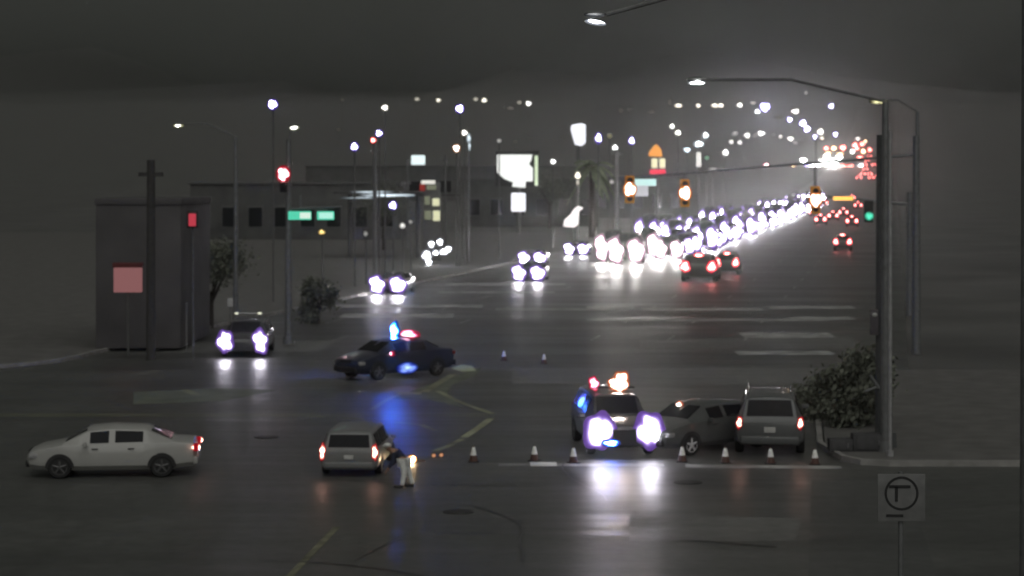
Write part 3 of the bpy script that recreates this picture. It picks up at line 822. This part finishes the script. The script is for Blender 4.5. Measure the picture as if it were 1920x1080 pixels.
for X, Y, a, b_, c_, s_, lb in LAMPS: pole_lamp(X, Y, a, b_, c_, s_, lb)
for X, Y, a, b_, s_ in ((782, 186, 9, 6, 1), (822, 188, 9, 7, 3), (892, 186, 9, 6, 1), (908, 188, 10, 8, 4), (974, 192, 8, 6, .7), (991, 194, 10, 9, 6), (642, 187, 5, 5, .2),
        (957, 203, 12, 4, .25), (635, 243, 8, 4, .12), (966, 266, 8, 4, .12), (993, 261, 8, 4, .12), (1052, 258, 6, 4, .12)):
    pole_lamp(X, Y, a, b_, WARM, s_, 'small lamp of the scattered row above the left half of the valley', 'small lamps along the left hillside', d=1750 if Y < 230 else 1300)
for X, Y, a, b_, s_ in ((1272, 198, 14, 7, 4), (1309, 198, 9, 8, 3), (1340, 198, 12, 7, 4), (1351, 198, 12, 7, 4), (1387, 197, 11, 9, 5), (1412, 193, 11, 5, 1), (1256, 192, 5, 10, .25),
        (1164, 207, 8, 8, .15), (1181, 205, 10, 4, .12), (1221, 211, 12, 7, .2), (1113, 231, 8, 7, .15)):
    pole_lamp(X, Y, a, b_, WARM, s_, 'small lamp of the level row on the right hillside', 'small lamps along the right hillside', d=1900)
for X, Y, a, b_, s_ in ((1371, 266, 9, 8, 2), (1387, 267, 9, 8, 2), (1378, 250, 10, 7, .6), (1401, 254, 11, 11, 3), (1415, 254, 6, 8, .4), (1427, 250, 15, 9, 6), (1450, 252, 8, 5, .4), (1463, 256, 9, 8, 1.5),
        (1482, 260, 12, 8, 4), (1491, 268, 9, 6, .5), (1504, 263, 7, 5, .3), (1477, 281, 14, 4, .2), (1499, 288, 12, 6, .7), (1455, 288, 14, 5, .25), (1514, 283, 8, 4, .3)):
    pole_lamp(X, Y, a, b_, NEUT, s_, 'small lamp of the curved chain over the glaring queue', 'small lamps in the curved chain', d=1400)
# hot cluster far up the avenue: cars near the crest, lamps of shops
CL = [(1506, 301, 14, 10, NEUT, 20), (1515, 316, 16, 14, VIO, 40), (1530, 312, 20, 16, NEUT, 40), (1546, 304, 22, 18, NEUT, 40), (1562, 306, 22, 18, NEUT, 40), (1573, 296, 12, 14, NEUT, 30),
 (1550, 292, 14, 8, NEUT, 20), (1580, 313, 14, 10, RED, 16), (1594, 314, 14, 12, RED, 14), (1586, 322, 10, 10, RED, 14), (1614, 313, 16, 14, COOL, 10), (1630, 320, 14, 10, RED, 2),
 (1549, 278, 10, 7, RED, 14), (1563, 278, 10, 8, AMB, 12), (1580, 277, 12, 10, RED, 16), (1552, 287, 14, 5, AMB, 6), (1575, 288, 16, 5, AMB, 5), (1603, 272, 10, 10, RED, 14), (1598, 284, 9, 9, NEUT, 10),
 (1606, 278, 9, 9, RED, 12), (1616, 270, 10, 8, RED, 12), (1618, 284, 9, 9, AMB, 10), (1630, 281, 9, 9, RED, 10), (1612, 296, 12, 9, RED, 12), (1608, 260, 10, 7, NEUT, 2), (1622, 265, 8, 6, AMB, 5),
 (1466, 318, 13, 13, NEUT, 4), (1487, 315, 12, 12, AMB, 10), (1436, 312, 12, 12, (1, .1, .2), 10), (1610, 322, 16, 8, GRN, 1.0)]
for X, Y, a, b_, c_, s_ in CL:
    kind = {RED: 'red', AMB: 'amber', GRN: 'green', COOL: 'bluish', VIO: 'violet', NEUT: 'white'}.get(c_, 'pinkish')
    pole_lamp(X, Y, a, b_, c_, s_, kind + ' light of the dense cluster at the far end of the avenue', kind + ' lights far up the avenue', d=1100, name='distant_light')

# ------------------------------------------------------------------ traffic signals
AMBH = mat('yellow_signal_housing', (.9, .38, .03), .6)
BLK = mat('signal_black', (.015, .015, .015), .6)
def signal(root, x, z, lit, m, s=1.0, housing=AMBH, y=-.25, off=1.0):
    b = B(); box(b, (x, y, z), (.42 * s, .26, 1.25 * s), .05)
    hs = obj('signal_head', b, housing, root)
    for i in range(3):
        zz = z + (.40 - .40 * i) * s
        on = i == lit
        b = B(); ball(b, (x, y - (.16 if on else .14), zz), ((.19 if on else .14) * s * (off if on else 1), .05, (.19 if on else .14) * s * (off * 1.2 if on else 1))); obj('lens', b, m if on else BLK, hs)
        b = B()
        for k in range(9):
            a = PI * k / 8
            cx, cz = x + .17 * s * math.cos(a), zz + .17 * s * math.sin(a)
            box(b, (cx, y - .22, cz), (.05, .2, .03))
        obj('visor', b, housing, hs)
    return hs
E_AMB = em_soft('amber_signal_glow', (1.0, .28, .01), (1.0, .9, .85), 90, 3)
E_GREEN = em_soft('green_signal_glow', (.1, .8, .5), (.1, .8, .5), 1.6, .6)
# far left: pole with mast arm, red light, two green name signs
dS = 96
t = thing('signal_mast', 'traffic signal mast at the left corner, red light, two glowing green name signs', 'traffic signal', (px(541, dS), dS, .13))
zr = lambda Y, d=dS, z0=.13: pz(Y, d) - z0
b = B(); cyl(b, (0, 0, 0), (0, 0, zr(262)), .17, .11); cyl(b, (0, 0, 0), (0, 0, .35), .26, .24); obj('pole', b, STEEL, t)
b = B(); cyl(b, (0, 0, zr(392)), (px(640, dS) - px(541, dS), 0, zr(388)), .07, .05); ar = obj('mast_arm', b, DSTEEL, t)
signal(t, px(533, dS) - px(541, dS), zr(340), 0, E_RED, .8, BLK, off=2.2)
E_SIGNG = em('name_sign_green', (.08, .55, .36), 1.2); E_SIGNP = em('name_sign_panel', (.72, .9, .78), 1.0); E_SIGNQ = em('name_sign_mint', (.5, .95, .8), .95)
for X0, X1, Xp, Xq in ((541, 584, 563, 583), (595, 627, 599, 625)):
    b = B(); xa, xb = px(X0, dS) - px(541, dS), px(X1, dS) - px(541, dS)
    box(b, ((xa + xb) / 2, -.12, zr(404)), (xb - xa, .1, 16 / F * dS), .03); sg = obj('name_sign', b, E_SIGNG, t)
    b = B(); xa, xb = px(Xp, dS) - px(541, dS), px(Xq, dS) - px(541, dS)
    box(b, ((xa + xb) / 2, -.185, zr(404)), (xb - xa, .03, 11 / F * dS), .01); obj('panel', b, E_SIGNP if X0 < 560 else E_SIGNQ, sg)
b = B(); cyl(b, (px(563, dS) - px(541, dS), 0, zr(392)), (px(563, dS) - px(541, dS), 0, zr(366)), .06); obj('bracket', b, STEEL, t)
# crossing light, leftmost
dP = 88
t = thing('pedestrian_signal', 'pedestrian signal glowing red on a thin post at the left corner', 'pedestrian signal', (px(362, dP), dP, .13))
b = B(); cyl(b, (0, 0, 0), (0, 0, zr(396, dP)), .05); obj('post', b, DSTEEL, t)
b = B(); box(b, (0, -.1, zr(411, dP)), (.46, .2, .72), .04); h_ = obj('housing', b, BLK, t)
b = B(); box(b, (0, -.215, zr(412, dP)), (.30, .03, .52), .02); obj('display', b, em('dont_walk_glow', (.62, .06, .09), .8), h_)
# right mast with long arm and three amber-rimmed heads
dR = 92
xR = px(1718, dR)
t = thing('signal_gantry', 'signal mast whose long arm reaches in from the right with three lit yellow signal heads', 'traffic signal', (xR, dR, .0))
Xr = lambda X: px(X, dR) - xR
Zr = lambda Y: pz(Y, dR)
b = B(); cyl(b, (0, 0, 0), (0, 0, Zr(255)), .2, .14); obj('pole', b, STEEL, t)
b = B(); cyl(b, (0, 0, Zr(290)), (Xr(1165), 0, Zr(334)), .07, .045); obj('mast_arm', b, STEEL, t)
for X, Y, s_ in ((1180, 355, .95), (1283, 362, .95), (1527, 375, .95)):
    hs = signal(t, Xr(X), Zr(Y), 1, E_AMB, s_, off=1.7)
    b = B(); cyl(b, (Xr(X), -.1, Zr(Y - 26)), (Xr(X), 0, Zr(334 - (X - 1165) * .08)), .03); obj('hanger', b, STEEL, t)
b = B(); box(b, (Xr(1210), -.12, Zr(342)), (40 / F * dR, .1, 13 / F * dR), .03); obj('name_sign', b, em('teal_name_sign', (.62, .9, .86), .95), t)
b = B(); box(b, (Xr(1203), -.14, Zr(358)), (24 / F * dR, .06, 20 / F * dR), .02); obj('lane_sign', b, em('lane_sign_face', (.62, .62, .66), .85), t)
# second arm at the right
t = thing('signal_gantry', 'second signal arm at the right edge with amber markers and a dull green light', 'traffic signal', (px(1705, 118), 118, 0))
xq = px(1705, 118)
b = B(); cyl(b, (0, 0, 0), (0, 0, pz(360, 118)), .2, .14); obj('pole', b, STEEL, t)
b = B(); cyl(b, (0, 0, pz(383, 118)), (px(1540, 118) - xq, 0, pz(368, 118)), .1, .06); obj('mast_arm', b, STEEL, t)
b = B(); box(b, (px(1580, 118) - xq, -.14, pz(372, 118)), (1.1, .08, .22), .03); obj('marker_sign', b, em('amber_marker', (1, .55, .12), 1.5), t)
b = B(); ball(b, (px(1628, 118) - xq, -.3, pz(405, 118)), (.26, .08, .24)); obj('green_lens', b, E_GREEN, t)
b = B(); box(b, (px(1628, 118) - xq, -.12, pz(396, 118)), (.5, .22, 1.2), .05); obj('signal_head', b, BLK, t)

# tall grey pole at the right
dG = 59
t = thing('signal_pole', 'wide pale grey pole rising the whole height of the right edge', 'pole', (px(1657, dG), dG, .13))
b = B(); cyl(b, (0, 0, 0), (0, 0, pz(262, dG)), .24, .20, 20); cyl(b, (0, 0, 0), (0, 0, .4), .36, .34, 20); obj('shaft', b, mat('pale_pole_paint', (.085, .09, .09), .6), t)
b = B(); box(b, (-.3, -.2, pz(612, dG)), (.22, .16, .7), .03); pb = obj('crossing_button_plate', b, mat('plate_grey', (.1, .09, .1), .6), t)
b = B(); ball(b, (-.3, -.3, pz(598, dG)), (.07, .03, .06)); obj('button', b, PLATE, pb)
b = B(); cyl(b, (-.4, -.15, pz(712, dG)), (-.15, -.15, pz(736, dG)), .05); cyl(b, (-.55, -.15, pz(742, dG)), (-.15, -.15, pz(732, dG)), .04); obj('bracket', b, STEEL, t)
t2 = thing('pole', 'slim paler pole touching the right side of the wide grey one', 'pole', (px(1669, 57), 57, .13))
b = B(); cyl(b, (0, 0, 0), (0, 0, pz(255, 57)), .05, .045); cyl(b, (0, 0, 0), (0, 0, .15), .1, .1); obj('shaft', b, mat('light_pole_paint', (.3, .3, .3), .5), t2)
# bus stop like sign with ring, near the camera at the right
dB = 25
t = thing('stop_sign_board', 'white square sign with a dark ring and bar at the lower right edge', 'sign', (px(1690, dB), dB, 0))
zB = pz(933, dB)
b = B(); cyl(b, (0, .05, 0), (0, .05, zB + .3), .03); obj('post', b, STEEL, t)
b = B(); box(b, (0, 0, zB), (.56, .02, .56), .01); pl = obj('board', b, mat('sign_white', (.15, .152, .148), .6), t)
b = B(); lathe(b, [(.215, -.004), (.215, .006), (.185, .006), (.185, -.004)], n=32)
bmesh.ops.rotate(b, cent=(0, 0, 0), matrix=Matrix.Rotation(PI / 2, 3, 'X'), verts=b.verts)
b.free()
b = B()
for k in range(28):
    a0 = 2 * PI * k / 28; a1 = 2 * PI * (k + 1) / 28
    vv = [b.verts.new((r_ * math.cos(a_), -.0135, zB + .05 + r_ * math.sin(a_))) for r_, a_ in ((.2, a0), (.2, a1), (.172, a1), (.172, a0))]
    b.faces.new(vv)
obj('ring', b, BLK, pl, smooth=False)
b = B(); box(b, (-.02, -.014, zB + .13), (.25, .006, .035)); box(b, (-.06, -.014, zB + .04), (.035, .006, .17)); box(b, (-.08, -.014, zB - .21), (.2, .006, .03)); obj('lettering', b, BLK, pl, smooth=False)

# ------------------------------------------------------------------ signs, canopy, buildings
E_W = em('lit_white_panel', (.96, .98, .95), 1.15); E_WV = em('lit_white_violet_panel', (.93, .93, 1), 1.3)
dK = 300
def rel(X0, d): return lambda X: px(X, d) - px(X0, d)
t = thing('billboard', 'big bright white billboard with a slanting lower edge, left of centre', 'billboard', (px(972, dK), dK, 0))
rx_ = rel(972, dK); ZK = lambda Y: pz(Y, dK)
b = B(); prism(b, [(rx_(932), ZK(290)), (rx_(998), ZK(290)), (rx_(996), ZK(300)), (rx_(992), ZK(308)), (rx_(999), ZK(315)), (rx_(999), ZK(340)), (rx_(986), ZK(340)), (rx_(985), ZK(352)), (rx_(960), ZK(350)), (rx_(962), ZK(342)), (rx_(945), ZK(335)), (rx_(932), ZK(323))], -.4, .1)
obj('face', b, E_W, t, smooth=False)
b = B(); box(b, (rx_(1005.5), -.2, ZK(320)), (6 / F * dK, .4, 56 / F * dK)); obj('side_strip', b, em('greenish_strip', (.85, 1, .7), .9), t)
b = B(); box(b, (rx_(970), .5, ZK(316)), (82 / F * dK, .7, 66 / F * dK)); obj('cabinet', b, BLK, t)
b = B(); cyl(b, (0, .4, 0), (0, .4, ZK(330)), .35); obj('pylon', b, DSTEEL, t)
t = thing('pylon_sign', 'rounded white sign panel hanging under the big billboard', 'sign', (px(972, 296), 296, 0))
b = B(); box(b, (0, 0, pz(379, 296)), (27 / F * 296, .5, 35 / F * 296), .22); obj('panel', b, E_WV, t)
b = B(); cyl(b, (0, .1, 0), (0, .1, pz(396, 296)), .2); obj('post', b, DSTEEL, t)
t = thing('roadside_sign', 'small white rectangular sign over the fuel canopy', 'sign', (px(784, 230), 230, 0))
b = B(); box(b, (0, 0, pz(300, 230)), (26 / F * 230, .3, 18 / F * 230), .1); obj('panel', b, em('lit_cool_panel', (.86, 1, 1), 1.1), t)
b = B(); cyl(b, (px(764, 230) - px(784, 230), .3, 0), (px(764, 230) - px(784, 230), .3, pz(300, 230)), .09); box(b, (-.6, .3, pz(300, 230)), (1.4, .1, .1)); obj('post', b, STEEL, t)
t = thing('upper_sign', 'tall bright sign with violet tinge near the top centre', 'sign', (px(1084, 420), 420, zt(420)))
b = B(); u_ = rel(1084, 420); Zu = lambda Y: pz(Y, 420) - zt(420)
prism(b, [(u_(1072), Zu(234)), (u_(1090), Zu(231)), (u_(1098), Zu(234)), (u_(1098), Zu(268)), (u_(1090), Zu(274)), (u_(1078), Zu(271)), (u_(1074), Zu(258)), (u_(1070), Zu(242))], -.3, .3); obj('panel', b, E_WV, t, smooth=False)
b = B(); cyl(b, (0, .2, 0), (0, .2, Zu(250)), .35); obj('post', b, DSTEEL, t)
# pole with white lantern and slanted bright board below
t = thing('lantern_pole', 'pale pole with a white lantern above the slanting bright banner', 'lamp', (px(1083, 260), 260, 0))
b = B(); cyl(b, (0, 0, 0), (0, 0, pz(330, 260)), .2); obj('pole', b, mat('pole_grey', (.2, .2, .19), .6), t)
b = B(); ball(b, (0, -.3, pz(329, 260)), (.45, .3, .55)); obj('lantern', b, lamp_mat(WARM, 3), t)
b = B(); ball(b, (0, -.3, pz(342, 260)), (.25, .25, .45)); obj('lower_lantern', b, lamp_mat(WARM, .6, False), t)
t = thing('lit_banner', 'slanting bright white banner left of the palm', 'sign', (px(1076, 255), 255, 0))
v_ = rel(1076, 255); Zv = lambda Y: pz(Y, 255)
b = B(); prism(b, [(v_(1056), Zv(424)), (v_(1058), Zv(412)), (v_(1070), Zv(402)), (v_(1076), Zv(392)), (v_(1084), Zv(386)), (v_(1094), Zv(390)), (v_(1086), Zv(396)), (v_(1084), Zv(420)), (v_(1078), Zv(426)), (v_(1064), Zv(426))], -.15, .15)
obj('face', b, em('banner_glow', (1, .95, .94), 1.2), t, smooth=False)
b = B(); cyl(b, (0, .3, 0), (0, .3, Zv(410)), .12); obj('post', b, DSTEEL, t)
# orange topped fuel price sign
t = thing('price_sign', 'pylon sign with an orange pointed top, two cream panels and a red foot', 'sign', (px(1232, 330), 330, 0))
w_ = rel(1232, 330); Zw = lambda Y: pz(Y, 330)
b = B(); prism(b, [(w_(1216), Zw(293)), (w_(1217), Zw(285)), (w_(1226), Zw(273)), (w_(1231), Zw(270)), (w_(1240), Zw(280)), (w_(1242), Zw(294))], -.2, .2); obj('peak', b, em('orange_panel', (1, .42, .10), 1.0), t, smooth=False)
for X in (1227, 1242):
    b = B(); box(b, (w_(X), 0, Zw(306)), (11 / F * 330, .4, 18 / F * 330), .1); obj('panel', b, em('cream_panel', (1, .93, .62), 1.0), t)
b = B(); box(b, (w_(1233), 0, Zw(322)), (30 / F * 330, .4, 9 / F * 330), .1); obj('foot_panel', b, em('red_panel', (1, .06, .12), 1.0), t)
b = B(); cyl(b, (0, .3, 0), (0, .3, Zw(290)), .3); obj('post', b, DSTEEL, t)
# white light tube
t = thing('light_tube', 'tall narrow white light in the bluish group', 'lamp', (px(1310, 500), 500, zt(500)))
b = B(); cyl(b, (0, 0, pz(315, 500)), (0, 0, pz(288, 500)), .5); obj('tube', b, em('tube_glow', NEUT, 1.3), t)
b = B(); cyl(b, (0, .2, 0), (0, .2, pz(315, 500)), .2); obj('post', b, DSTEEL, t)
t = thing('street_light', 'hook shaped white light streak on a pole right of the cream lamp', 'street light', (px(879, 190), 190, 0))
b = B(); cyl(b, (0, .1, 0), (0, .1, pz(285, 190)), .09); obj('pole', b, STEEL, t)
b = B(); ball(b, (0, 0, pz(259, 190)), (.22, .15, .5)); ball(b, (.06, 0, pz(274, 190)), (.12, .1, .5)); obj('lamp_globe', b, lamp_mat(COOL, 1.2, False), t)
# fuel canopy
dC = 200
BW = mat('canopy_white', (.4, .4, .4), .6)
t = thing('fuel_canopy', 'fuel station canopy with glaring white underside lights, left of centre', 'canopy', (px(715, dC), dC, 0))
c_ = rel(715, dC); Zc = lambda Y: pz(Y, dC)
b = B(); box(b, (0, 4, Zc(361)), (c_(810) - c_(632), 9, .25), .05); obj('roof', b, mat('canopy_roof', (.06, .06, .06), .7), t)
for k, (X0, X1, Y, hh, st) in enumerate(((655, 745, 360, 5, 1.0), (635, 720, 371, 4, .5), (668, 790, 366, 7, 1.3), (676, 712, 365, 15, 3))):
    b = B(); ball(b, (c_((X0 + X1) / 2), -.8 + k * .3, Zc(Y)), ((c_(X1) - c_(X0)) / 2, .25, hh / 2 / F * dC), 20, 8); obj('canopy_light', b, lamp_mat(COOL, st, st > 2), t)
b = B(); box(b, (c_(820), -.2, Zc(366)), (4.2, .3, .14), .03); obj('canopy_edge', b, mat('edge_dark', (.03, .03, .03), .6), t)
for X in (650, 705, 780):
    b = B(); cyl(b, (c_(X), 4, 0), (c_(X), 4, Zc(363)), .2); obj('column', b, DSTEEL, t)
t = thing('tenant_sign', 'pylon sign of stacked yellowish panels at the right end of the fuel canopy', 'sign', (px(810, 196), 196, 0))
c_ = rel(810, 196); Zc = lambda Y: pz(Y, 196)
E_T = [em('panel_white', (.9, .88, .8), .9), em('panel_red', (.5, .06, .05), .45), em('panel_yellow', (.85, .85, .55), .85), em('panel_dim', (.3, .32, .22), .55)]
for X0, X1, Y0, Y1, e_ in ((790, 816, 338, 345, 0), (787, 797, 345, 358, 1), (800, 818, 347, 356, 3), (796, 806, 368, 384, 3), (811, 824, 372, 386, 2), (812, 825, 395, 414, 2), (796, 809, 395, 412, 3)):
    b = B(); box(b, (c_((X0 + X1) / 2), -.1, Zc((Y0 + Y1) / 2)), (c_(X1) - c_(X0), .3, (Y1 - Y0) / F * 196), .04); obj('panel', b, E_T[e_], t)
b = B(); box(b, (0, .2, Zc(400) / 2 + 1.5), (1.6, .3, Zc(340) - .2), .05); obj('frame', b, DSTEEL, t)
# floodlight cluster
t = thing('floodlight_cluster', 'cluster of white floodlights hooked around a pole above the left lanes', 'floodlights', (px(806, 185), 185, 0))
c_ = rel(806, 185); Zc = lambda Y: pz(Y, 185)
b = B(); cyl(b, (0, .2, 0), (0, .2, Zc(455)), .1); cyl(b, (0, .2, Zc(470)), (c_(840), .2, Zc(468)), .06); obj('pole', b, DSTEEL, t)
for X, Y, rw, rh in ((809, 458, 7, 8), (825, 454, 7, 8), (800, 479, 11, 11), (817, 474, 6, 6), (832, 472, 10, 7), (841, 467, 7, 7), (804, 492, 7, 9), (805, 508, 7, 7)):
    b = B(); ball(b, (c_(X), 0, Zc(Y)), (rw / F * 185, .2, rh / F * 185)); obj('floodlight', b, lamp_mat((.85, .85, 1), 16), t)

# buildings
WALL = [mat('stucco_a', (.085, .082, .082), .9, noise=(.5, .2)), mat('stucco_b', (.085, .087, .083), .9, noise=(.5, .25)), mat('stucco_c', (.10, .10, .098), .9, noise=(.5, .2))]
DARKG = mat('dark_window', (.01, .012, .014), .15)
def building(label, x0, x1, y0, dep, h, m, wins=4, group=None, door=True, lit=None):
    t = thing('building', label, 'building', ((x0 + x1) / 2, y0, zt(y0)), group=group)
    wd = x1 - x0
    b = B(); box(b, (0, dep / 2, h / 2), (wd, dep, h), .05); obj('wall', b, m, t)
    b = B(); box(b, (0, dep / 2, h + .15), (wd + .5, dep + .5, .3), .05); obj('roof', b, DSTEEL, t)
    for k in range(wins):
        x = -wd / 2 + wd * (k + .5) / wins
        b = B(); box(b, (x, -.03, h * .42), (wd / wins * .6, .1, h * .4), .02); f_ = obj('window', b, DSTEEL, t)
        b = B(); box(b, (x, -.09, h * .42), (wd / wins * .52, .04, h * .34)); obj('pane', b, lit if lit and k == wins // 2 else DARKG, f_)
    return t
building('long low building beyond the fuel canopy', -40, -14, 265, 25, 7, WALL[1], 8)
building('low building behind the big billboard', -8, 14, 345, 20, 7.5, WALL[1], 6)
building('low building past the palm tree, left of the avenue', 12, 34, 420, 20, 8, WALL[1], 6)
building('flat roofed warehouse left of the glaring queue in the distance', -60, 20, 620, 40, 10, WALL[1], 9)
# left edge: pale wall bays with dark gap, red sign
t = thing('corner_building', 'tall pale walled building at the left edge split by a dark trunk', 'building', (px(250, 93), 93, .13))
c_ = rel(250, 93); Zc = lambda Y: pz(Y, 93) - .13
b = B(); box(b, ((c_(336) + c_(175)) / 2, 5, Zc(385) / 2), (c_(336) - c_(175), 9, Zc(385)), .05); obj('wall', b, WALL[0], t)
b = B(); box(b, ((c_(336) + c_(175)) / 2, 5, Zc(385) + .16), (c_(336) - c_(175) + .1, 9.1, .3), .05); obj('roof', b, WALL[0], t)
t = thing('wall_sign', 'dim pink lit sign box at the left edge', 'sign', (px(250, 90), 90, .13))
c_ = rel(250, 90); Zc = lambda Y: pz(Y, 90) - .13
b = B(); box(b, (c_(240), 0, Zc(525)), (c_(266) - c_(214), .3, 46 / F * 90), .03); obj('face', b, em('pink_sign', (.30, .13, .13), .8), t)
b = B(); box(b, (c_(240), .02, Zc(497)), (c_(268) - c_(212), .34, .2), .02); obj('frame', b, mat('sign_red', (.12, .02, .02), .6), t)
b = B(); cyl(b, (c_(240), .05, 0), (c_(240), .05, Zc(545)), .06); obj('post', b, DSTEEL, t)
# small posts at the left
for X, Y0, Y1, lb in ((350, 570, 600, 'thin pale post by the left pavement'), ):
    d = 93; t = tag(obj('post', (lambda b: (cyl(b, (0, 0, 0), (0, 0, pz(Y0, d) - .13), .03), ball(b, (0, 0, pz(Y0, d) - .13), .05), b)[2])(B()), STEEL), lb, 'post'); t.location = (px(X, d), d, .13)
d = 97
t = thing('sign_post', 'small pale sign on a post just behind the oncoming vehicle at the left kerb', 'sign', (px(432, d), d, .13))
b = B(); cyl(b, (0, 0, 0), (0, 0, pz(565, d) - .13), .03); obj('post', b, STEEL, t)
b = B(); box(b, (0, -.05, pz(567, d) - .13), (.24, .03, .38), .01); obj('plate', b, PLATE, t)

# thin grey poles
def mast(X, Y0, d, r, label, m=STEEL):
    o = obj('utility_pole', (lambda b: (cyl(b, (0, 0, 0), (0, 0, pz(Y0, d) - zt(d)), r * 1.15, r), box(b, (0, -.02, pz(Y0, d) - zt(d) - .6), (r * 6, r, r)), b)[2])(B()), m)
    o.location = (px(X, d), d, zt(d)); tag(o, label, 'pole')
mast(704, 270, 170, .12, 'thin grey pole rising from the fuel canopy to the two touching lamps')
mast(1156, 280, 285, .26, 'pale pole left of the leftmost amber signal', mat('pole_pale', (.25, .25, .24), .6))
mast(1530, 255, 640, .22, 'slim pole near the hill top lamps')
mast(835, 290, 240, .12, 'thin dark pole between the pylon of panels and the warm lamp', DSTEEL)

# trees
LEAF = mat('foliage', (.12, .13, .10), .8, noise=(3, .5)); PLEAF = mat('palm_frond', (.16, .2, .11), .8, noise=(3, .4)); BARK = mat('bark', (.035, .03, .025), .9, noise=(5, .3), bump=.4)
def tree(label, x, y, h, r, seed):
    rnd = random.Random(seed)
    t = thing('tree', label, 'tree', (x, y, zt(y)))
    b = B(); cyl(b, (0, 0, 0), (.05, 0, h * .45), .03 + h * .03, .02 + h * .02, 8)
    lim = []
    lo_ = .15 if h < 3.2 else .6
    for k in range(6):
        a = rnd.uniform(0, 2 * PI); e = (math.cos(a) * r * .6, math.sin(a) * r * .6, h * rnd.uniform(lo_, .9)); lim.append(e)
        cyl(b, (.1, 0, h * rnd.uniform(.3, .45)), e, .09, .03, 6)
    obj('trunk', b, BARK, t)
    b = B()
    for k in range(3200):
        cx = rnd.choice(lim + [(0, 0, h * .8)])
        p = Vector(cx) + Vector((rnd.gauss(0, r * .27), rnd.gauss(0, r * .27), rnd.gauss(0, h * .10)))
        s = rnd.uniform(.05, .13); q = Vector((rnd.uniform(-1, 1), rnd.uniform(-1, 1), rnd.uniform(-1, 1))).normalized(); u = q.orthogonal().normalized() * s; v = q.cross(u).normalized() * s * .6
        b.faces.new([b.verts.new(p + u), b.verts.new(p + v), b.verts.new(p - u), b.verts.new(p - v)])
    obj('crown', b, LEAF, t, smooth=False)
tree('dark leafy tree at the left pavement behind the red pedestrian signal', px(395, 108), 108, 4.2, 1.8, 3)
tree('dark bushy tree left of the oncoming cars, under the street name signs', px(597, 112), 112, 2.3, .9, 5)
tree('dark tree beyond the fuel canopy left of the floodlights', px(720, 225), 225, 7.0, 3.2, 8)
tree('dark tree between the big billboard and the lantern pole', px(1030, 330), 330, 9, 3.5, 12)
tree('taller of two dark shrubs at the right corner, left of the wide grey pole', px(1618, 64), 64, 2.5, 1.1, 21)
tree('lower of two dark shrubs at the right corner, beside the silver vehicle', px(1560, 66), 66, 1.7, 1.0, 23)
def palm(label, x, y, h, s, seed, m=PLEAF):
    rnd = random.Random(seed)
    t = thing('palm_tree', label, 'palm tree', (x, y, zt(y)))
    b = B(); cyl(b, (0, 0, 0), (0, 0, h), .28 * s, .2 * s, 10); obj('trunk', b, BARK, t)
    b = B()
    for k in range(34):
        a = rnd.uniform(0, 2 * PI); el = rnd.uniform(-.9, 1.2); L_ = rnd.uniform(1.7, 2.4) * s
        prev = None
        for i in range(9):
            u = i / 8
            rr_ = L_ * u * math.cos(el * .5); zz = h + L_ * (math.sin(el) * u - .75 * u * u)
            c = Vector((rr_ * math.cos(a), rr_ * math.sin(a), zz)); side = Vector((-math.sin(a), math.cos(a), 0)) * (.34 * s * math.sin(PI * min(1, u * .9 + .08)))
            cur = (b.verts.new(c + side - Vector((0, 0, .1 * s))), b.verts.new(c), b.verts.new(c - side - Vector((0, 0, .1 * s))))
            if prev and i % 2 == 1 or prev:
                b.faces.new((prev[0], prev[1], cur[1], cur[0])); b.faces.new((prev[1], prev[2], cur[2], cur[1]))
            prev = cur
    obj('crown', b, m, t, smooth=False)
palm('tall palm with a pale green crown right of the lantern pole', px(1110, 275), 275, pz(312, 275), 1.5, 4)
mast(283, 300, 89, .17, 'thick dark pole at the left edge in front of the pale wall', mat('weathered_wood', (.05, .048, .045), .9))
# utility cabinets in the right corner
for X, Y0, w0, lb in ((1575, 822, .7, 'left of two dark utility cabinets behind the right kerb'), (1628, 812, 1.0, 'right, broader of two dark utility cabinets behind the right kerb')):
    d = 58.2; hh = pz(Y0, d) - .13
    t = thing('utility_cabinet', lb, 'cabinet', (px(X, d), d, .13))
    b = B(); box(b, (0, 0, hh / 2), (w0 * .9, .5, hh), .03); obj('case', b, mat('cabinet_grey', (.055, .055, .057), .7), t)
    b = B(); box(b, (0, -.26, hh / 2), (w0 * .7, .03, hh * .8), .01); dr = obj('door', b, mat('cabinet_door', (.06, .06, .062), .7), t)
    b = B(); box(b, (w0 * .25, -.29, hh / 2), (.03, .03, .12)); obj('handle', b, STEEL, dr)

# ------------------------------------------------------------------ haze
HAZE = 0.0003  # thin volume added so lamps bloom and far things fade
b = B(); box(b, (0, 2400, 148.5), (7000, 7400, 301))
hz = obj('haze', b, bpy.data.materials.new('haze'), smooth=False); hz['kind'] = 'stuff'
hm = hz.data.materials[0]; hm.use_nodes = True; n = hm.node_tree; n.nodes.clear()
o_ = n.nodes.new('ShaderNodeOutputMaterial'); v_ = n.nodes.new('ShaderNodeVolumePrincipled')
v_.inputs['Color'].default_value = (.93, .95, .91, 1); v_.inputs['Density'].default_value = HAZE; v_.inputs['Anisotropy'].default_value = .95
n.links.new(v_.outputs[0], o_.inputs['Volume'])
